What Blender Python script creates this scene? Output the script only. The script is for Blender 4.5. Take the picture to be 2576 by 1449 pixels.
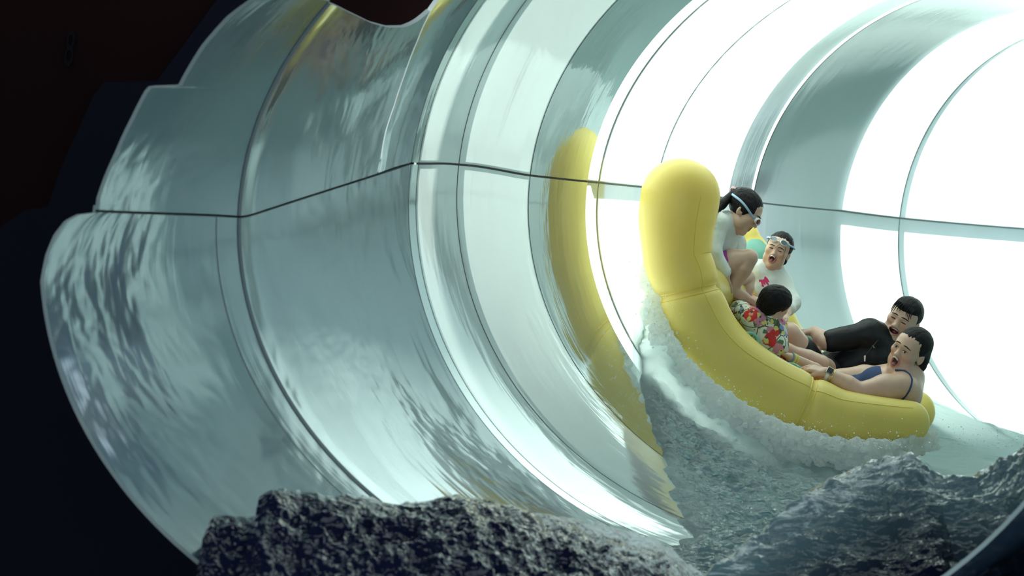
import bpy, bmesh, math, random
import numpy as np
from mathutils import Vector, Matrix

for _o in list(bpy.data.objects):
    bpy.data.objects.remove(_o, do_unlink=True)
SC = bpy.context.scene
COL = SC.collection
random.seed(4)
RNG = np.random.default_rng(7)

# ---------------------------------------------------------------- camera
FPX = 5760.0            # focal length in pixels of the 2576 px wide frame
CAMZ = 2.2
_cd = bpy.data.cameras.new('camera')
_cd.sensor_width = 36.0
_cd.lens = FPX / 2576.0 * 36.0
_cd.clip_start, _cd.clip_end = 0.1, 300
_cd.dof.use_dof = True
_cd.dof.focus_distance = 12.6
_cd.dof.aperture_fstop = 3.2
CAM = bpy.data.objects.new('camera', _cd)
COL.objects.link(CAM)
CAM.location = (0, 0, CAMZ)
CAM.rotation_euler = (math.pi / 2, 0, 0)
SC.camera = CAM

# ---------------------------------------------------------------- sky, sun, exposure
_w = bpy.data.worlds.new('sky')
SC.world = _w
_w.use_nodes = True
_nt = _w.node_tree
_bg = _nt.nodes['Background']
_tc = _nt.nodes.new('ShaderNodeTexCoord')
_no = _nt.nodes.new('ShaderNodeTexNoise')
_no.inputs['Scale'].default_value = 2.2
_no.inputs['Detail'].default_value = 5
_cr = _nt.nodes.new('ShaderNodeValToRGB')
_cr.color_ramp.elements[0].position = .35
_cr.color_ramp.elements[0].color = (.42, .58, .68, 1)
_cr.color_ramp.elements[1].position = .68
_cr.color_ramp.elements[1].color = (.92, 1.0, .97, 1)
_nt.links.new(_tc.outputs['Generated'], _no.inputs['Vector'])
_nt.links.new(_no.outputs['Fac'], _cr.inputs['Fac'])
_nt.links.new(_cr.outputs['Color'], _bg.inputs['Color'])
_bg.inputs['Strength'].default_value = 1.6
_sd = bpy.data.lights.new('sun', 'SUN')
_sd.energy = 14.0
_sd.angle = math.radians(.8)
_sd.color = (1.0, .985, .93)
SUN = bpy.data.objects.new('sun', _sd)
COL.objects.link(SUN)
_sv = Vector((-.89, .03, .45))
SUN.rotation_euler = _sv.to_track_quat('Z', 'Y').to_euler()
SUN.location = (-6, 12, 9)
SC.view_settings.view_transform = 'Standard'
SC.view_settings.look = 'None'
SC.view_settings.exposure = 0.55
SC.view_settings.gamma = 1.0
SC.view_settings.use_curve_mapping = False
SC.cycles.use_denoising = True
SC.cycles.max_bounces = 10
SC.cycles.diffuse_bounces = 4
SC.cycles.glossy_bounces = 4
SC.cycles.transmission_bounces = 6
SC.cycles.caustics_reflective = False
SC.cycles.caustics_refractive = False
SC.cycles.sample_clamp_indirect = 6.0

# ---------------------------------------------------------------- helpers
def P(px, py, d):
    """photo pixel and distance (m along the view axis) -> point in the place"""
    return Vector(((px - 1288.0) / FPX * d, d, (724.5 - py) / FPX * d + CAMZ))

def tag(o, label=None, cat=None, group=None, kind=None):
    if label: o['label'] = label
    if cat: o['category'] = cat
    if group: o['group'] = group
    if kind: o['kind'] = kind
    return o

def link(name, me, mat=None, parent=None, smooth=True):
    o = bpy.data.objects.new(name, me)
    COL.objects.link(o)
    if mat is not None and not me.materials: me.materials.append(mat)
    if parent is not None: o.parent = parent
    if smooth and len(me.polygons):
        me.polygons.foreach_set('use_smooth', np.ones(len(me.polygons), bool))
    return o

def mesh(name, V, Fc, mat=None, parent=None, smooth=True):
    me = bpy.data.meshes.new(name)
    me.from_pydata([tuple(map(float, v)) for v in V], [], [tuple(int(i) for i in f) for f in Fc])
    me.update()
    return link(name, me, mat, parent, smooth)

def empty(name, loc=(0, 0, 0)):
    o = bpy.data.objects.new(name, None)
    o.empty_display_size = .1
    COL.objects.link(o)
    o.location = loc
    return o

def keep(child, parent):
    """parent without moving"""
    child.parent = parent
    child.matrix_parent_inverse = Matrix.Translation(parent.location).inverted()
    return child

def grid_faces(n, m, closed_n=False, closed_m=False, off=0, flip=False):
    f = []
    for i in range(n if closed_n else n - 1):
        for j in range(m if closed_m else m - 1):
            a, b = off + i * m + j, off + i * m + (j + 1) % m
            c, d = off + ((i + 1) % n) * m + (j + 1) % m, off + ((i + 1) % n) * m + j
            f.append((a, d, c, b) if flip else (a, b, c, d))
    return f

def sharp(o, ang=40):
    me = o.data
    bm = bmesh.new(); bm.from_mesh(me)
    bmesh.ops.recalc_face_normals(bm, faces=bm.faces)
    for e in bm.edges:
        if len(e.link_faces) == 2 and e.calc_face_angle(0) > math.radians(ang): e.smooth = False
    bm.to_mesh(me); bm.free()
    return o

# ---------------------------------------------------------------- materials
def mat(name):
    m = bpy.data.materials.new(name); m.use_nodes = True
    nt = m.node_tree
    return m, nt, nt.nodes['Principled BSDF'], nt.nodes['Material Output']

def N(nt, typ, **kw):
    n = nt.nodes.new(typ)
    for k, v in kw.items():
        if k in n.inputs: n.inputs[k].default_value = v
        else: setattr(n, k, v)
    return n

def L(nt, a, ao, b, bi):
    nt.links.new(a.outputs[ao], b.inputs[bi])

def plain(name, col, rough=.5, spec=.5, noise=0.0, nscale=8, bump=0.0, **kw):
    m, nt, p, out = mat(name)
    p.inputs['Base Color'].default_value = (*col, 1)
    p.inputs['Roughness'].default_value = rough
    p.inputs['Specular IOR Level'].default_value = spec
    for k, v in kw.items(): p.inputs[k].default_value = v
    if noise or bump:
        tc = N(nt, 'ShaderNodeTexCoord')
        nz = N(nt, 'ShaderNodeTexNoise', Scale=nscale, Detail=4.0)
        L(nt, tc, 'Object', nz, 'Vector')
        if noise:
            mx = N(nt, 'ShaderNodeMix', data_type='RGBA')
            mx.inputs['A'].default_value = (*[c * (1 - noise) for c in col], 1)
            mx.inputs['B'].default_value = (*[min(1, c * (1 + noise)) for c in col], 1)
            L(nt, nz, 'Fac', mx, 'Factor'); nt.links.new(mx.outputs[2], p.inputs['Base Color'])
        if bump:
            b = N(nt, 'ShaderNodeBump', Strength=bump, Distance=.01)
            L(nt, nz, 'Fac', b, 'Height'); L(nt, b, 'Normal', p, 'Normal')
    return m

def gelcoat(name, col, rough, gloss, transl, tcol=(.8, .95, .9), streak=.35, drip=.25, gcol=(.92, .98, .97)):
    """glossy moulded shell; uv = (metres along the tube, metres round it)"""
    m, nt, p, out = mat(name)
    uv = N(nt, 'ShaderNodeUVMap', uv_map='UVMap')
    mp = N(nt, 'ShaderNodeMapping'); mp.inputs['Scale'].default_value = (9, .55, 1)
    n1 = N(nt, 'ShaderNodeTexNoise', Scale=1.0, Detail=3.0, Roughness=.55)
    mp2 = N(nt, 'ShaderNodeMapping'); mp2.inputs['Scale'].default_value = (1.3, .8, 1)
    n2 = N(nt, 'ShaderNodeTexNoise', Scale=1.0, Detail=4.0, Distortion=.6)
    mp3 = N(nt, 'ShaderNodeMapping'); mp3.inputs['Scale'].default_value = (70, 2.5, 1)
    n3 = N(nt, 'ShaderNodeTexNoise', Scale=1.0, Detail=2.0)
    for a, b in ((mp, n1), (mp2, n2), (mp3, n3)):
        L(nt, uv, 'UV', a, 'Vector'); L(nt, a, 'Vector', b, 'Vector')
    mx = N(nt, 'ShaderNodeMix', data_type='RGBA')
    mx.inputs['A'].default_value = (*[c * .8 for c in col], 1)
    mx.inputs['B'].default_value = (*[min(1, c * 1.2) for c in col], 1)
    L(nt, n2, 'Fac', mx, 'Factor')
    nt.links.new(mx.outputs[2], p.inputs['Base Color'])
    add = N(nt, 'ShaderNodeMath', operation='MULTIPLY_ADD'); add.inputs[1].default_value = .12
    L(nt, n3, 'Fac', add, 0); L(nt, n1, 'Fac', add, 2)
    b1 = N(nt, 'ShaderNodeBump', Strength=streak, Distance=.012); L(nt, add, 'Value', b1, 'Height')
    b2 = N(nt, 'ShaderNodeBump', Strength=drip, Distance=.05); L(nt, n2, 'Fac', b2, 'Height'); L(nt, b1, 'Normal', b2, 'Normal')
    p.inputs['Roughness'].default_value = .35
    p.inputs['Specular IOR Level'].default_value = .3
    L(nt, b2, 'Normal', p, 'Normal')
    gl = N(nt, 'ShaderNodeBsdfGlossy', Roughness=rough); gl.inputs['Color'].default_value = (*gcol, 1)
    L(nt, b2, 'Normal', gl, 'Normal')
    fr = N(nt, 'ShaderNodeFresnel', IOR=1.6); L(nt, b2, 'Normal', fr, 'Normal')
    ma = N(nt, 'ShaderNodeMath', operation='MULTIPLY_ADD'); ma.use_clamp = True
    ma.inputs[1].default_value = 1.3; ma.inputs[2].default_value = gloss
    L(nt, fr, 'Fac', ma, 0)
    base = p
    if transl:
        tr = N(nt, 'ShaderNodeBsdfTranslucent'); tr.inputs['Color'].default_value = (*tcol, 1)
        ms = N(nt, 'ShaderNodeMixShader'); ms.inputs[0].default_value = transl
        L(nt, p, 'BSDF', ms, 1); L(nt, tr, 'BSDF', ms, 2)
        base = ms
    mg = N(nt, 'ShaderNodeMixShader'); L(nt, ma, 'Value', mg, 0)
    nt.links.new(base.outputs[0], mg.inputs[1]); L(nt, gl, 'BSDF', mg, 2)
    L(nt, mg, 'Shader', out, 'Surface')
    return m

M = {}
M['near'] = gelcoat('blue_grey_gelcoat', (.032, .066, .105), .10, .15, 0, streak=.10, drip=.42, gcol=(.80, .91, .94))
M['pale'] = gelcoat('reflection_pale_gelcoat', (.74, .88, .85), .06, .28, .13, streak=.10, drip=.14)  # paler base stands in for a bright reflection on these sections
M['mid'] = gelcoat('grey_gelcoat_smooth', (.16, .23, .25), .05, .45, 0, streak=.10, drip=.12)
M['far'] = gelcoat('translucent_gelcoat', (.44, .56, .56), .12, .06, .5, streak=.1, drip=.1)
M['edge'] = plain('cut_shell_edge', (.22, .28, .29), .5, .2)
M['seal'] = plain('dark_joint_sealant', (.02, .022, .022), .6)
M['flange'] = plain('grey_flange_and_shade_collar', (.10, .13, .13), .5)
M['navy'] = plain('navy_hall_and_shadow', (.0028, .0035, .011), .7, .1, noise=.2, nscale=1.5)  # shared by the hall surfaces and the tube-shadow plate
M['darkred'] = plain('dark_red_painted_wall', (.008, .0016, .0018), .8, .08, noise=.35, nscale=.8)
M['number'] = plain('black_number_paint', (.0015, .0015, .004), .7, .1)

# ---------------------------------------------------------------- the slide tube: shape
#      depth    cx    a     b    y0     (ellipse in photo pixels at that distance)
RINGS = [(7.2, 1050, 1290, 1110, 680),
         (7.82, 1460, 1351, 1080, 650),    # lower rim of the outlet
         (8.9, 1832, 1231, 980, 575),     # ring joint with lip
         (10.24, 1991, 945, 900, 520),
         (10.61, 2093, 944, 870, 505),
         (11.3, 2326, 997, 830, 525),
         (12.06, 2506, 1005, 780, 540),
         (13.0, 2640, 995, 725, 548),
         (14.7, 2570, 682, 636, 590),
         (16.7, 2772, 512, 560, 615),
         (19.0, 3120, 460, 495, 625),
         (22.0, 3640, 430, 430, 640),
         (26.0, 4500, 420, 370, 650)]
_RA = np.array(RINGS, float)
def _pchip(x, y):
    h = np.diff(x); dl = np.diff(y) / h
    m = np.zeros(len(x))
    for i in range(1, len(x) - 1):
        if dl[i - 1] * dl[i] > 0:
            w1, w2 = 2 * h[i] + h[i - 1], h[i] + 2 * h[i - 1]
            m[i] = (w1 + w2) / (w1 / dl[i - 1] + w2 / dl[i])
    m[0], m[-1] = dl[0], dl[-1]
    def f(t):
        t = np.clip(np.asarray(t, float), x[0], x[-1])
        i = np.clip(np.searchsorted(x, t) - 1, 0, len(x) - 2)
        u = (t - x[i]) / h[i]
        return ((1 + 2 * u) * (1 - u) ** 2 * y[i] + u * (1 - u) ** 2 * h[i] * m[i]
                + u * u * (3 - 2 * u) * y[i + 1] + u * u * (u - 1) * h[i] * m[i + 1])
    return f
_fl = _pchip(_RA[:, 0], _RA[:, 1] - _RA[:, 2])      # left edge
_fa = _pchip(_RA[:, 0], _RA[:, 2]); _fb = _pchip(_RA[:, 0], _RA[:, 3]); _fy = _pchip(_RA[:, 0], _RA[:, 4])

def tube(d, phi):
    """arrays -> (...,3) points; phi 0 = left side, + up, - down"""
    d = np.asarray(d, float); phi = np.asarray(phi, float)
    a, b, y0, l = _fa(d), _fb(d), _fy(d), _fl(d)
    px, py = l + a - a * np.cos(phi), y0 - b * np.sin(phi)
    return np.stack([(px - 1288) / FPX * d, d + 0 * phi, (724.5 - py) / FPX * d + CAMZ], -1)

def tube_n(d, phi):
    e = 1e-3
    td = tube(np.asarray(d) + e, phi) - tube(np.asarray(d) - e, phi)
    tp = tube(d, np.asarray(phi) + e) - tube(d, np.asarray(phi) - e)
    n = np.cross(td, tp)
    n /= np.linalg.norm(n, axis=-1, keepdims=True) + 1e-12
    c = tube(d, np.zeros_like(phi)) * .5 + tube(d, np.zeros_like(phi) + math.pi) * .5
    s = np.sign(np.sum((c - tube(d, phi)) * n, -1, keepdims=True)); s[s == 0] = 1
    return n * s                                    # points into the tube

def inv(px, py, lo=7.2, hi=26.0):
    """photo pixel on the left wall -> (depth, phi)"""
    for _ in range(60):
        m = .5 * (lo + hi)
        s = max(-1, min(1, (_fy(m) - py) / _fb(m)))
        x = _fl(m) + _fa(m) * (1 - math.sqrt(max(0, 1 - s * s)))
        if x < px: lo = m
        else: hi = m
    return m, math.asin(max(-1, min(1, float((_fy(m) - py) / _fb(m)))))

_seam = [(7.2, 7.2)] ; _sd_, _sp_ = [], []
for (sx, sy) in ((250, 531), (430, 538), (605, 546), (636, 540), (740, 506), (840, 474), (940, 442), (1035, 411), (1150, 414), (1330, 441), (1503, 459), (1645, 474),
                 (1888, 507), (2110, 530), (2262, 549), (2576, 576)):
    q = inv(sx, sy); _sd_.append(q[0]); _sp_.append(q[1])
_sd_ = [7.0] + _sd_ + [26.0]; _sp_ = [_sp_[0]] + _sp_ + [_sp_[-1]]
def seam(d): return np.interp(d, _sd_, _sp_)
dA1, dA2, dA3 = inv(546, 640)[0], inv(602, 640)[0], inv(634, 600)[0]
dB0, dB1, dB2 = inv(955, 440)[0], inv(1028, 520)[0], inv(1046, 520)[0]
dC, dD, dW, dE, dF, dG, dH = 10.61, 11.3, inv(1473, 530)[0], 12.06, 13.0, 14.7, 16.7

def panel(name, D, PH, mat_, parent, thick=.014, off=None, flip=False):
    """D, PH: (n,m) arrays; off: inward offset array"""
    Pn, Nn = tube(D, PH), tube_n(D, PH)
    if off is not None: Pn = Pn + Nn * np.asarray(off)[..., None]
    n, m = D.shape
    V = Pn.reshape(-1, 3)
    q = np.cross(Pn[0, 1] - Pn[0, 0], Pn[1, 0] - Pn[0, 0]); mi, mj = n // 2, m // 2
    q = np.cross(Pn[mi, mj] - Pn[mi, mj - 1], Pn[mi, mj] - Pn[mi - 1, mj])
    fl = float(np.dot(q, Nn[mi, mj])) < 0
    F = grid_faces(n, m, flip=fl)
    # metres for uv
    su = np.cumsum(np.r_[0, np.linalg.norm(np.diff(Pn[:, m // 2], axis=0), axis=-1)])
    U = np.stack([np.repeat(D.mean(1)[:, None] * 1.0, m, 1), PH * 1.7], -1).reshape(-1, 2)
    if thick:
        V2 = (Pn - Nn * thick).reshape(-1, 3); o = n * m
        V = np.concatenate([V, V2]); U = np.concatenate([U, U])
        F += grid_faces(n, m, off=o, flip=not fl)
        bd = [i * m for i in range(n)] + [(n - 1) * m + j for j in range(1, m)] + [i * m + m - 1 for i in range(n - 2, -1, -1)] + [j for j in range(m - 2, 0, -1)]
        for k in range(len(bd)):
            a, b = bd[k], bd[(k + 1) % len(bd)]
            F.append((a, a + o, b + o, b) if not fl else (b, b + o, a + o, a))
    ob = mesh(name, V, F, mat_, parent)
    uvl = ob.data.uv_layers.new(name='UVMap')
    li = np.empty(len(ob.data.loops), np.int32); ob.data.loops.foreach_get('vertex_index', li)
    uvl.data.foreach_set('uv', U[li].ravel().astype(np.float32))
    if thick:
        ob.data.materials.append(M['edge'])
        mi_ = np.zeros(len(ob.data.polygons), np.int32); mi_[2 * (n - 1) * (m - 1):] = 1
        ob.data.polygons.foreach_set('material_index', mi_)
        sharp(ob, 50)
    return ob

def dgrid(d0, d1, ph0, ph1, n, m):
    """d0,d1: scalar or callable of phi fraction; ph0, ph1: scalar or callable of depth"""
    D = np.zeros((n, m)); PH = np.zeros((n, m))
    for i in range(n):
        u = i / (n - 1)
        for j in range(m):
            v = j / (m - 1)
            d = d0 + (d1 - d0) * u
            D[i, j] = d
            a = ph0(d) if callable(ph0) else ph0
            b = ph1(d) if callable(ph1) else ph1
            PH[i, j] = a + (b - a) * v
    return D, PH

TUBE = empty('water_slide_tube', (0, 9, .6))
tag(TUBE, 'huge glossy grey-green tube slide of curved moulded panels enclosing the yellow raft', 'slide')
G = .004      # half joint gap in metres of depth
SG = .0032    # half seam gap, radians
lo = lambda d: seam(d) - SG
lo_r = lambda d: -math.pi - seam(d) + SG
up = lambda d: seam(d) + SG
up_r = lambda d: math.pi - seam(d) - SG
def add_panel(name, D, PH, mt, thick=.014, off=None):
    o = panel(name, D, PH, mt, None, thick, off); keep(o, TUBE); return o

# lower outlet panel with its rounded corner
edge = [inv(x, y) for x, y in ((250, 533), (205, 539), (172, 556), (145, 590), (124, 640), (112, 700))]
_ed, _ep = [e[0] for e in edge], [e[1] for e in edge]
def rim_lo(phi):
    return float(np.interp(-phi, [-p for p in _ep], _ed)) if phi > _ep[-1] else 7.82
n, m = 16, 110
D = np.zeros((n, m)); PH = np.zeros((n, m))
for j in range(m):
    vv = (j / (m - 1)) ** 1.9
    for i in range(n):
        u = i / (n - 1); ph = float(seam(8.1)) - (math.pi + .1) * vv
        for _ in range(14):
            d0 = rim_lo(ph) if ph > -1.5 else rim_lo(-math.pi - ph)
            d = d0 + (dA1 - G - d0) * u
            s_ = float(seam(d)) - SG
            ph = .5 * ph + .5 * (s_ - (math.pi + 2 * s_) * vv)
        D[i, j], PH[i, j] = d, ph
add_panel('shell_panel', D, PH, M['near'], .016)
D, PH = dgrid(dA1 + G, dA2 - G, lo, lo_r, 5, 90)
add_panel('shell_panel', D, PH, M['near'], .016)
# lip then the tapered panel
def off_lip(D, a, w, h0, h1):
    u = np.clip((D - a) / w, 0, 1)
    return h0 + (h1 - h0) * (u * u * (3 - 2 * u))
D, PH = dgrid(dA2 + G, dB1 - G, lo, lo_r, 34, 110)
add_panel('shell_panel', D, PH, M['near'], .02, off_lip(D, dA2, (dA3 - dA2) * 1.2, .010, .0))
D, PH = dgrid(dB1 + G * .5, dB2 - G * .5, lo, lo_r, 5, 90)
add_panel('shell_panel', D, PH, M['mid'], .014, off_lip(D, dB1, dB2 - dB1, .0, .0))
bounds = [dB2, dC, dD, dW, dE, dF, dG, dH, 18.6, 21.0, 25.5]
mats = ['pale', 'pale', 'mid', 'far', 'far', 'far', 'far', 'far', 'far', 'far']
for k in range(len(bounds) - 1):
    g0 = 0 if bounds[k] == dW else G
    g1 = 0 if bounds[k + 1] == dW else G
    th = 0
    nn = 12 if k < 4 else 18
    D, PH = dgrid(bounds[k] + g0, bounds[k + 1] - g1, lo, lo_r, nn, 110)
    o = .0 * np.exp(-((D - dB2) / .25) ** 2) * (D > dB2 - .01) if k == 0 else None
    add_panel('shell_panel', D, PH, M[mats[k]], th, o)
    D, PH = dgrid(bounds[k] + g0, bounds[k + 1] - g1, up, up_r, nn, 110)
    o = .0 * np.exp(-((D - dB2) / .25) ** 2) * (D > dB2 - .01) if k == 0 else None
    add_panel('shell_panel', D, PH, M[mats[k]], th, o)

# upper outlet panel (cut edge with a notch), left side and its mirror on the right
edge = [inv(x, y) for x, y in ((249, 528), (252, 500), (270, 448), (300, 380), (340, 295), (374, 230), (384, 219), (400, 216), (452, 217), (462, 208), (520, 112), (580, 45), (640, 0))]
_ud, _up = [e[0] for e in edge], [e[1] for e in edge]
for i in range(1, len(_up)): _up[i] = max(_up[i], _up[i - 1] + .002)
_ud += [8.55, 8.7]; _up += [.72, .80]
def d_up(ph): return float(np.interp(ph, _up, _ud))
phs = sorted(set(list(np.linspace(_up[0], .66, 46)) + _up[:13]))
top = [(640, -40), (700, -22), (760, -8), (822, 4)]
for side in (0, 1):
    n, m = 16, len(phs)
    D = np.zeros((n, m)); PH = np.zeros((n, m))
    for j, ph in enumerate(phs):
        d0 = d_up(ph)
        for i in range(n):
            u = i / (n - 1)
            D[i, j] = d0 + (dA2 - G - d0) * u
            cap = np.interp(D[i, j], [8.3, dA2], [.66, float(math.asin((_fy(dA2) - 5) / _fb(dA2)))])
            f = (ph - phs[0]) / (phs[-1] - phs[0])
            PH[i, j] = ph + (float(seam(D[i, j])) + SG - phs[0]) * (1 - f) if cap > .655 else seam(D[i, j]) + SG + (cap - seam(D[i, j])) * f
    if side: PH = math.pi - PH
    add_panel('shell_panel', D, PH, M['near'], .016)
sc = [inv(x, y) for x, y in ((823, 5), (881, 33), (936, 59), (978, 70), (1019, 69), (1047, 57), (1074, 36), (1086, 25))]
B0 = [inv(x, y) for x, y in ((950, 438), (958, 400), (970, 331), (992, 265), (1016, 193), (1047, 110), (1085, 25))]
_b0p, _b0d = [b[1] for b in B0], [b[0] for b in B0]
def dB0f(ph): return float(np.interp(ph, _b0p, _b0d))
_scd, _scp = [s[0] for s in sc], [s[1] for s in sc]
for side in (0, 1):
    n, m = 30, 50
    D = np.zeros((n, m)); PH = np.zeros((n, m))
    for j in range(m):
        v = j / (m - 1)
        for i in range(n):
            u = i / (n - 1)
            ph = .1 + .6 * v
            for _ in range(6):
                d = dA2 + G + (dB0f(ph) - G - dA2 - G) * u
                ph = seam(d) + SG + (float(np.interp(d, _scd, _scp)) - seam(d) - SG) * v
            D[i, j], PH[i, j] = d, ph
    o = off_lip(D, dA2, (dA3 - dA2) * 1.2, .010, .0)
    if side: PH = math.pi - PH
    add_panel('shell_panel', D, PH, M['near'], .02, o)
    # narrow panel between the fold line and the ring flange
    n, m = 8, 60
    D = np.zeros((n, m)); PH = np.zeros((n, m))
    for j in range(m):
        v = j / (m - 1)
        for i in range(n):
            u = i / (n - 1); ph = .05 + 1.35 * v
            for _ in range(5):
                d = dB0f(ph) + G + (dB1 - G - dB0f(ph) - G) * u
                ph = seam(d) + SG + (1.45 - seam(d)) * v
            D[i, j], PH[i, j] = d, ph
    if side: PH = math.pi - PH
    add_panel('shell_panel', D, PH, M['near'], .02, -.008 * np.sin((D - D.min(0)) / (D.max(0) - D.min(0) + 1e-6) * math.pi))
D, PH = dgrid(dB1 + G * .5, dB2 - G * .5, up, up_r, 5, 90)
add_panel('shell_panel', D, PH, M['mid'], .014, off_lip(D, dB1, dB2 - dB1, .0, .0))

# dark sealant behind every joint, and flanges on the outside
def ring_strip(d, ph0, ph1, w, off, mt, name, m=100, thick=.012):
    D, PH = dgrid(d - w, d + w, ph0, ph1, 3, m)
    return add_panel(name, D, PH, mt, thick, np.full(D.shape, off))
for d in (dA1, dA2):
    ring_strip(d, lo, lo_r, .018, -.020, M['seal'], 'joint_seal')
for d, w in ((dB1, .02), (dB2, .012), (dC, .014), (dD, .014)):
    ring_strip(d, -math.pi, math.pi, w, -.018 if d == dB1 else -.004, M['seal'], 'joint_seal')
for d in (dE, dF, dG, dH, 18.6, 21.0):
    ring_strip(d, -math.pi, math.pi, .014, -.004, M['flange'], 'joint_seal', thick=.01)
def seam_strip(d0, d1, h, off, mt, name, right=False, nseg=40):
    D, PH = dgrid(d0, d1, lambda d: (math.pi - seam(d) if right else seam(d)) - h, lambda d: (math.pi - seam(d) if right else seam(d)) + h, nseg, 3)
    return add_panel(name, D, PH, mt, .012, np.full(D.shape, off))
for r in (False, True):
    seam_strip(inv(252, 531)[0], dB1, .012, -.020, M['seal'], 'joint_seal', r)
    seam_strip(dB2, dW, .010, -.004, M['seal'], 'joint_seal', r)
    seam_strip(dW, 25.0, .008, -.004, M['flange'], 'joint_seal', r, 60)
def fin(pts, nrm, h, th, name):
    """outward flange along a line of wall points"""
    pts = np.asarray(pts); nrm = np.asarray(nrm)
    tg = np.gradient(pts, axis=0); tg /= np.linalg.norm(tg, axis=1, keepdims=True)
    bi = np.cross(tg, nrm)
    q = [pts - nrm * .006 + bi * th, pts - nrm * h + bi * th, pts - nrm * h - bi * th, pts - nrm * .006 - bi * th]
    V = np.stack(q, 1).reshape(-1, 3); n = len(pts)
    F = grid_faces(n, 4, closed_m=True) + [(0, 1, 2, 3), ((n - 1) * 4 + 3, (n - 1) * 4 + 2, (n - 1) * 4 + 1, (n - 1) * 4)]
    o = mesh(name, V, F, M['flange'], None, False); keep(o, TUBE); return o
dd = np.linspace(dW + .03, 24.5, 90)
fin(tube(dd, seam(dd)), tube_n(dd, seam(dd)), .19, .008, 'flange')
for d, h in ((dE, .03), (dF, .03), (dG, .05), (dH, .14), (18.6, .10), (21.0, .10)):
    ph = np.linspace(-math.pi, math.pi, 120)
    fin(tube(np.full(120, d), ph), tube_n(np.full(120, d), ph), h, .008, 'flange')
# opaque bands added outside the tube, unseen, to cast the grey shade
d1, d2 = inv(1822, 560)[0], inv(2106, 600)[0]
for a, b in ((d1, dG - .085), (dG - .02, d2)):
    D, PH = dgrid(a, b, -math.pi, math.pi, 10, 120)
    add_panel('shade_collar', D, PH, M['flange'], .02, np.full(D.shape, -.06))

# ---------------------------------------------------------------- the dark hall round the outlet
def box(name, c, s, mt, parent=None, bev=0):
    bm = bmesh.new(); bmesh.ops.create_cube(bm, size=1)
    for v in bm.verts: v.co = Vector((v.co.x * s[0], v.co.y * s[1], v.co.z * s[2]))
    if bev: bmesh.ops.bevel(bm, geom=list(bm.edges), offset=bev, segments=2, affect='EDGES')
    me = bpy.data.meshes.new(name); bm.to_mesh(me); bm.free()
    o = link(name, me, mt, None, False); o.location = c
    if parent: keep(o, parent)
    return o
tag(box('floor', (2, 14, -.12), (60, 60, .2), M['navy']), 'dark navy floor of the hall round the slide outlet', kind='structure')
tag(box('shade_canopy', (1, 7.6, 4.6), (16, 4.2, .12), M['navy']), 'unseen dark canopy added to shade the slide outlet', kind='structure')  # out of view, added and sized to block sun over the outlet
tag(box('wall_back', (-3.79, 10.6, 2.3), (6.9, .15, 4.6), M['darkred']), 'dark red painted wall behind the slide outlet', kind='structure')
tag(box('sun_screen_left', (-7.2, 4.8, 2.3), (.15, 9.8, 4.6), M['navy']), 'unseen dark navy wall added to keep sun off the outlet', kind='structure')  # out of view, added to stop low sun reaching the front wave
# tube's cast shadow on the red wall, made as a navy plate
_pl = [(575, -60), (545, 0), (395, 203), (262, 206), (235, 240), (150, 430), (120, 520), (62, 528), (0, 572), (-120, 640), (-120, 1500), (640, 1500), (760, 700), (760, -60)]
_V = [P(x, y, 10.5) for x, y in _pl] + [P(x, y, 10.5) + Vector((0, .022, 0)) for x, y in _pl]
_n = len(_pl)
tag(mesh('shadow_plate_1', _V, [tuple(range(_n))[::-1], tuple(range(_n, 2 * _n))] + [(i, (i + 1) % _n, (i + 1) % _n + _n, i + _n) for i in range(_n)], M['navy'], None, False), 'navy plate shaped as the shadow of the tube on the dark red wall', kind='structure')
# the number 8 on the red wall
_cu = bpy.data.curves.new('number', 'FONT'); _cu.body = '8'; _cu.size = .25; _cu.extrude = .006; _cu.align_x = 'CENTER'; _cu.align_y = 'CENTER'
_to = bpy.data.objects.new('number', _cu); COL.objects.link(_to)
bpy.context.view_layer.update()
_me = bpy.data.meshes.new_from_object(_to.evaluated_get(bpy.context.evaluated_depsgraph_get()))
bpy.data.objects.remove(_to)
_o = link('number', _me, M['number'], None, False)
_me.materials.clear(); _me.materials.append(M['number'])
_o.location = P(175, 127, 10.51); _o.rotation_euler = (math.pi / 2, .12, 0); _o.scale = (.36, .98, 1)
tag(_o, 'dark painted number eight on the dark red wall', 'number')

# ---------------------------------------------------------------- noise
def _hash(i, j, k):
    h = (i * 374761393 + j * 668265263 + k * 2147483647 * 3 + 1274126177) & 0xffffffff
    h = ((h ^ (h >> 13)) * 1274126177) & 0xffffffff
    h = ((h ^ (h >> 16)) * 2246822519) & 0xffffffff
    return ((h >> 8) & 0xffff) / 65535.0
def vnoise(p):
    p = np.asarray(p, float)
    i = np.floor(p).astype(np.int64); f = p - i; f = f * f * (3 - 2 * f)
    r = 0
    for a in (0, 1):
        for b in (0, 1):
            for c in (0, 1):
                w = (f[..., 0] if a else 1 - f[..., 0]) * (f[..., 1] if b else 1 - f[..., 1]) * (f[..., 2] if c else 1 - f[..., 2])
                r = r + w * _hash(i[..., 0] + a, i[..., 1] + b, i[..., 2] + c)
    return r
def fbm(p, s, oct=4, gain=.5):
    p = np.asarray(p) * s; r = 0; a = 1; t = 0
    for o in range(oct):
        r = r + a * vnoise(p + 17.3 * o); t += a; a *= gain; p = p * 2.03
    return r / t
def ridged(p, s, oct=4, gain=.55):
    p = np.asarray(p) * s; r = 0; a = 1; t = 0
    for o in range(oct):
        r = r + a * (1 - np.abs(2 * vnoise(p + 9.1 * o) - 1)); t += a; a *= gain; p = p * 2.1
    return r / t
def attr(o, name, val):
    at = o.data.attributes.new(name, 'FLOAT', 'POINT')
    at.data.foreach_set('value', np.asarray(val, np.float32).ravel())
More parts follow.
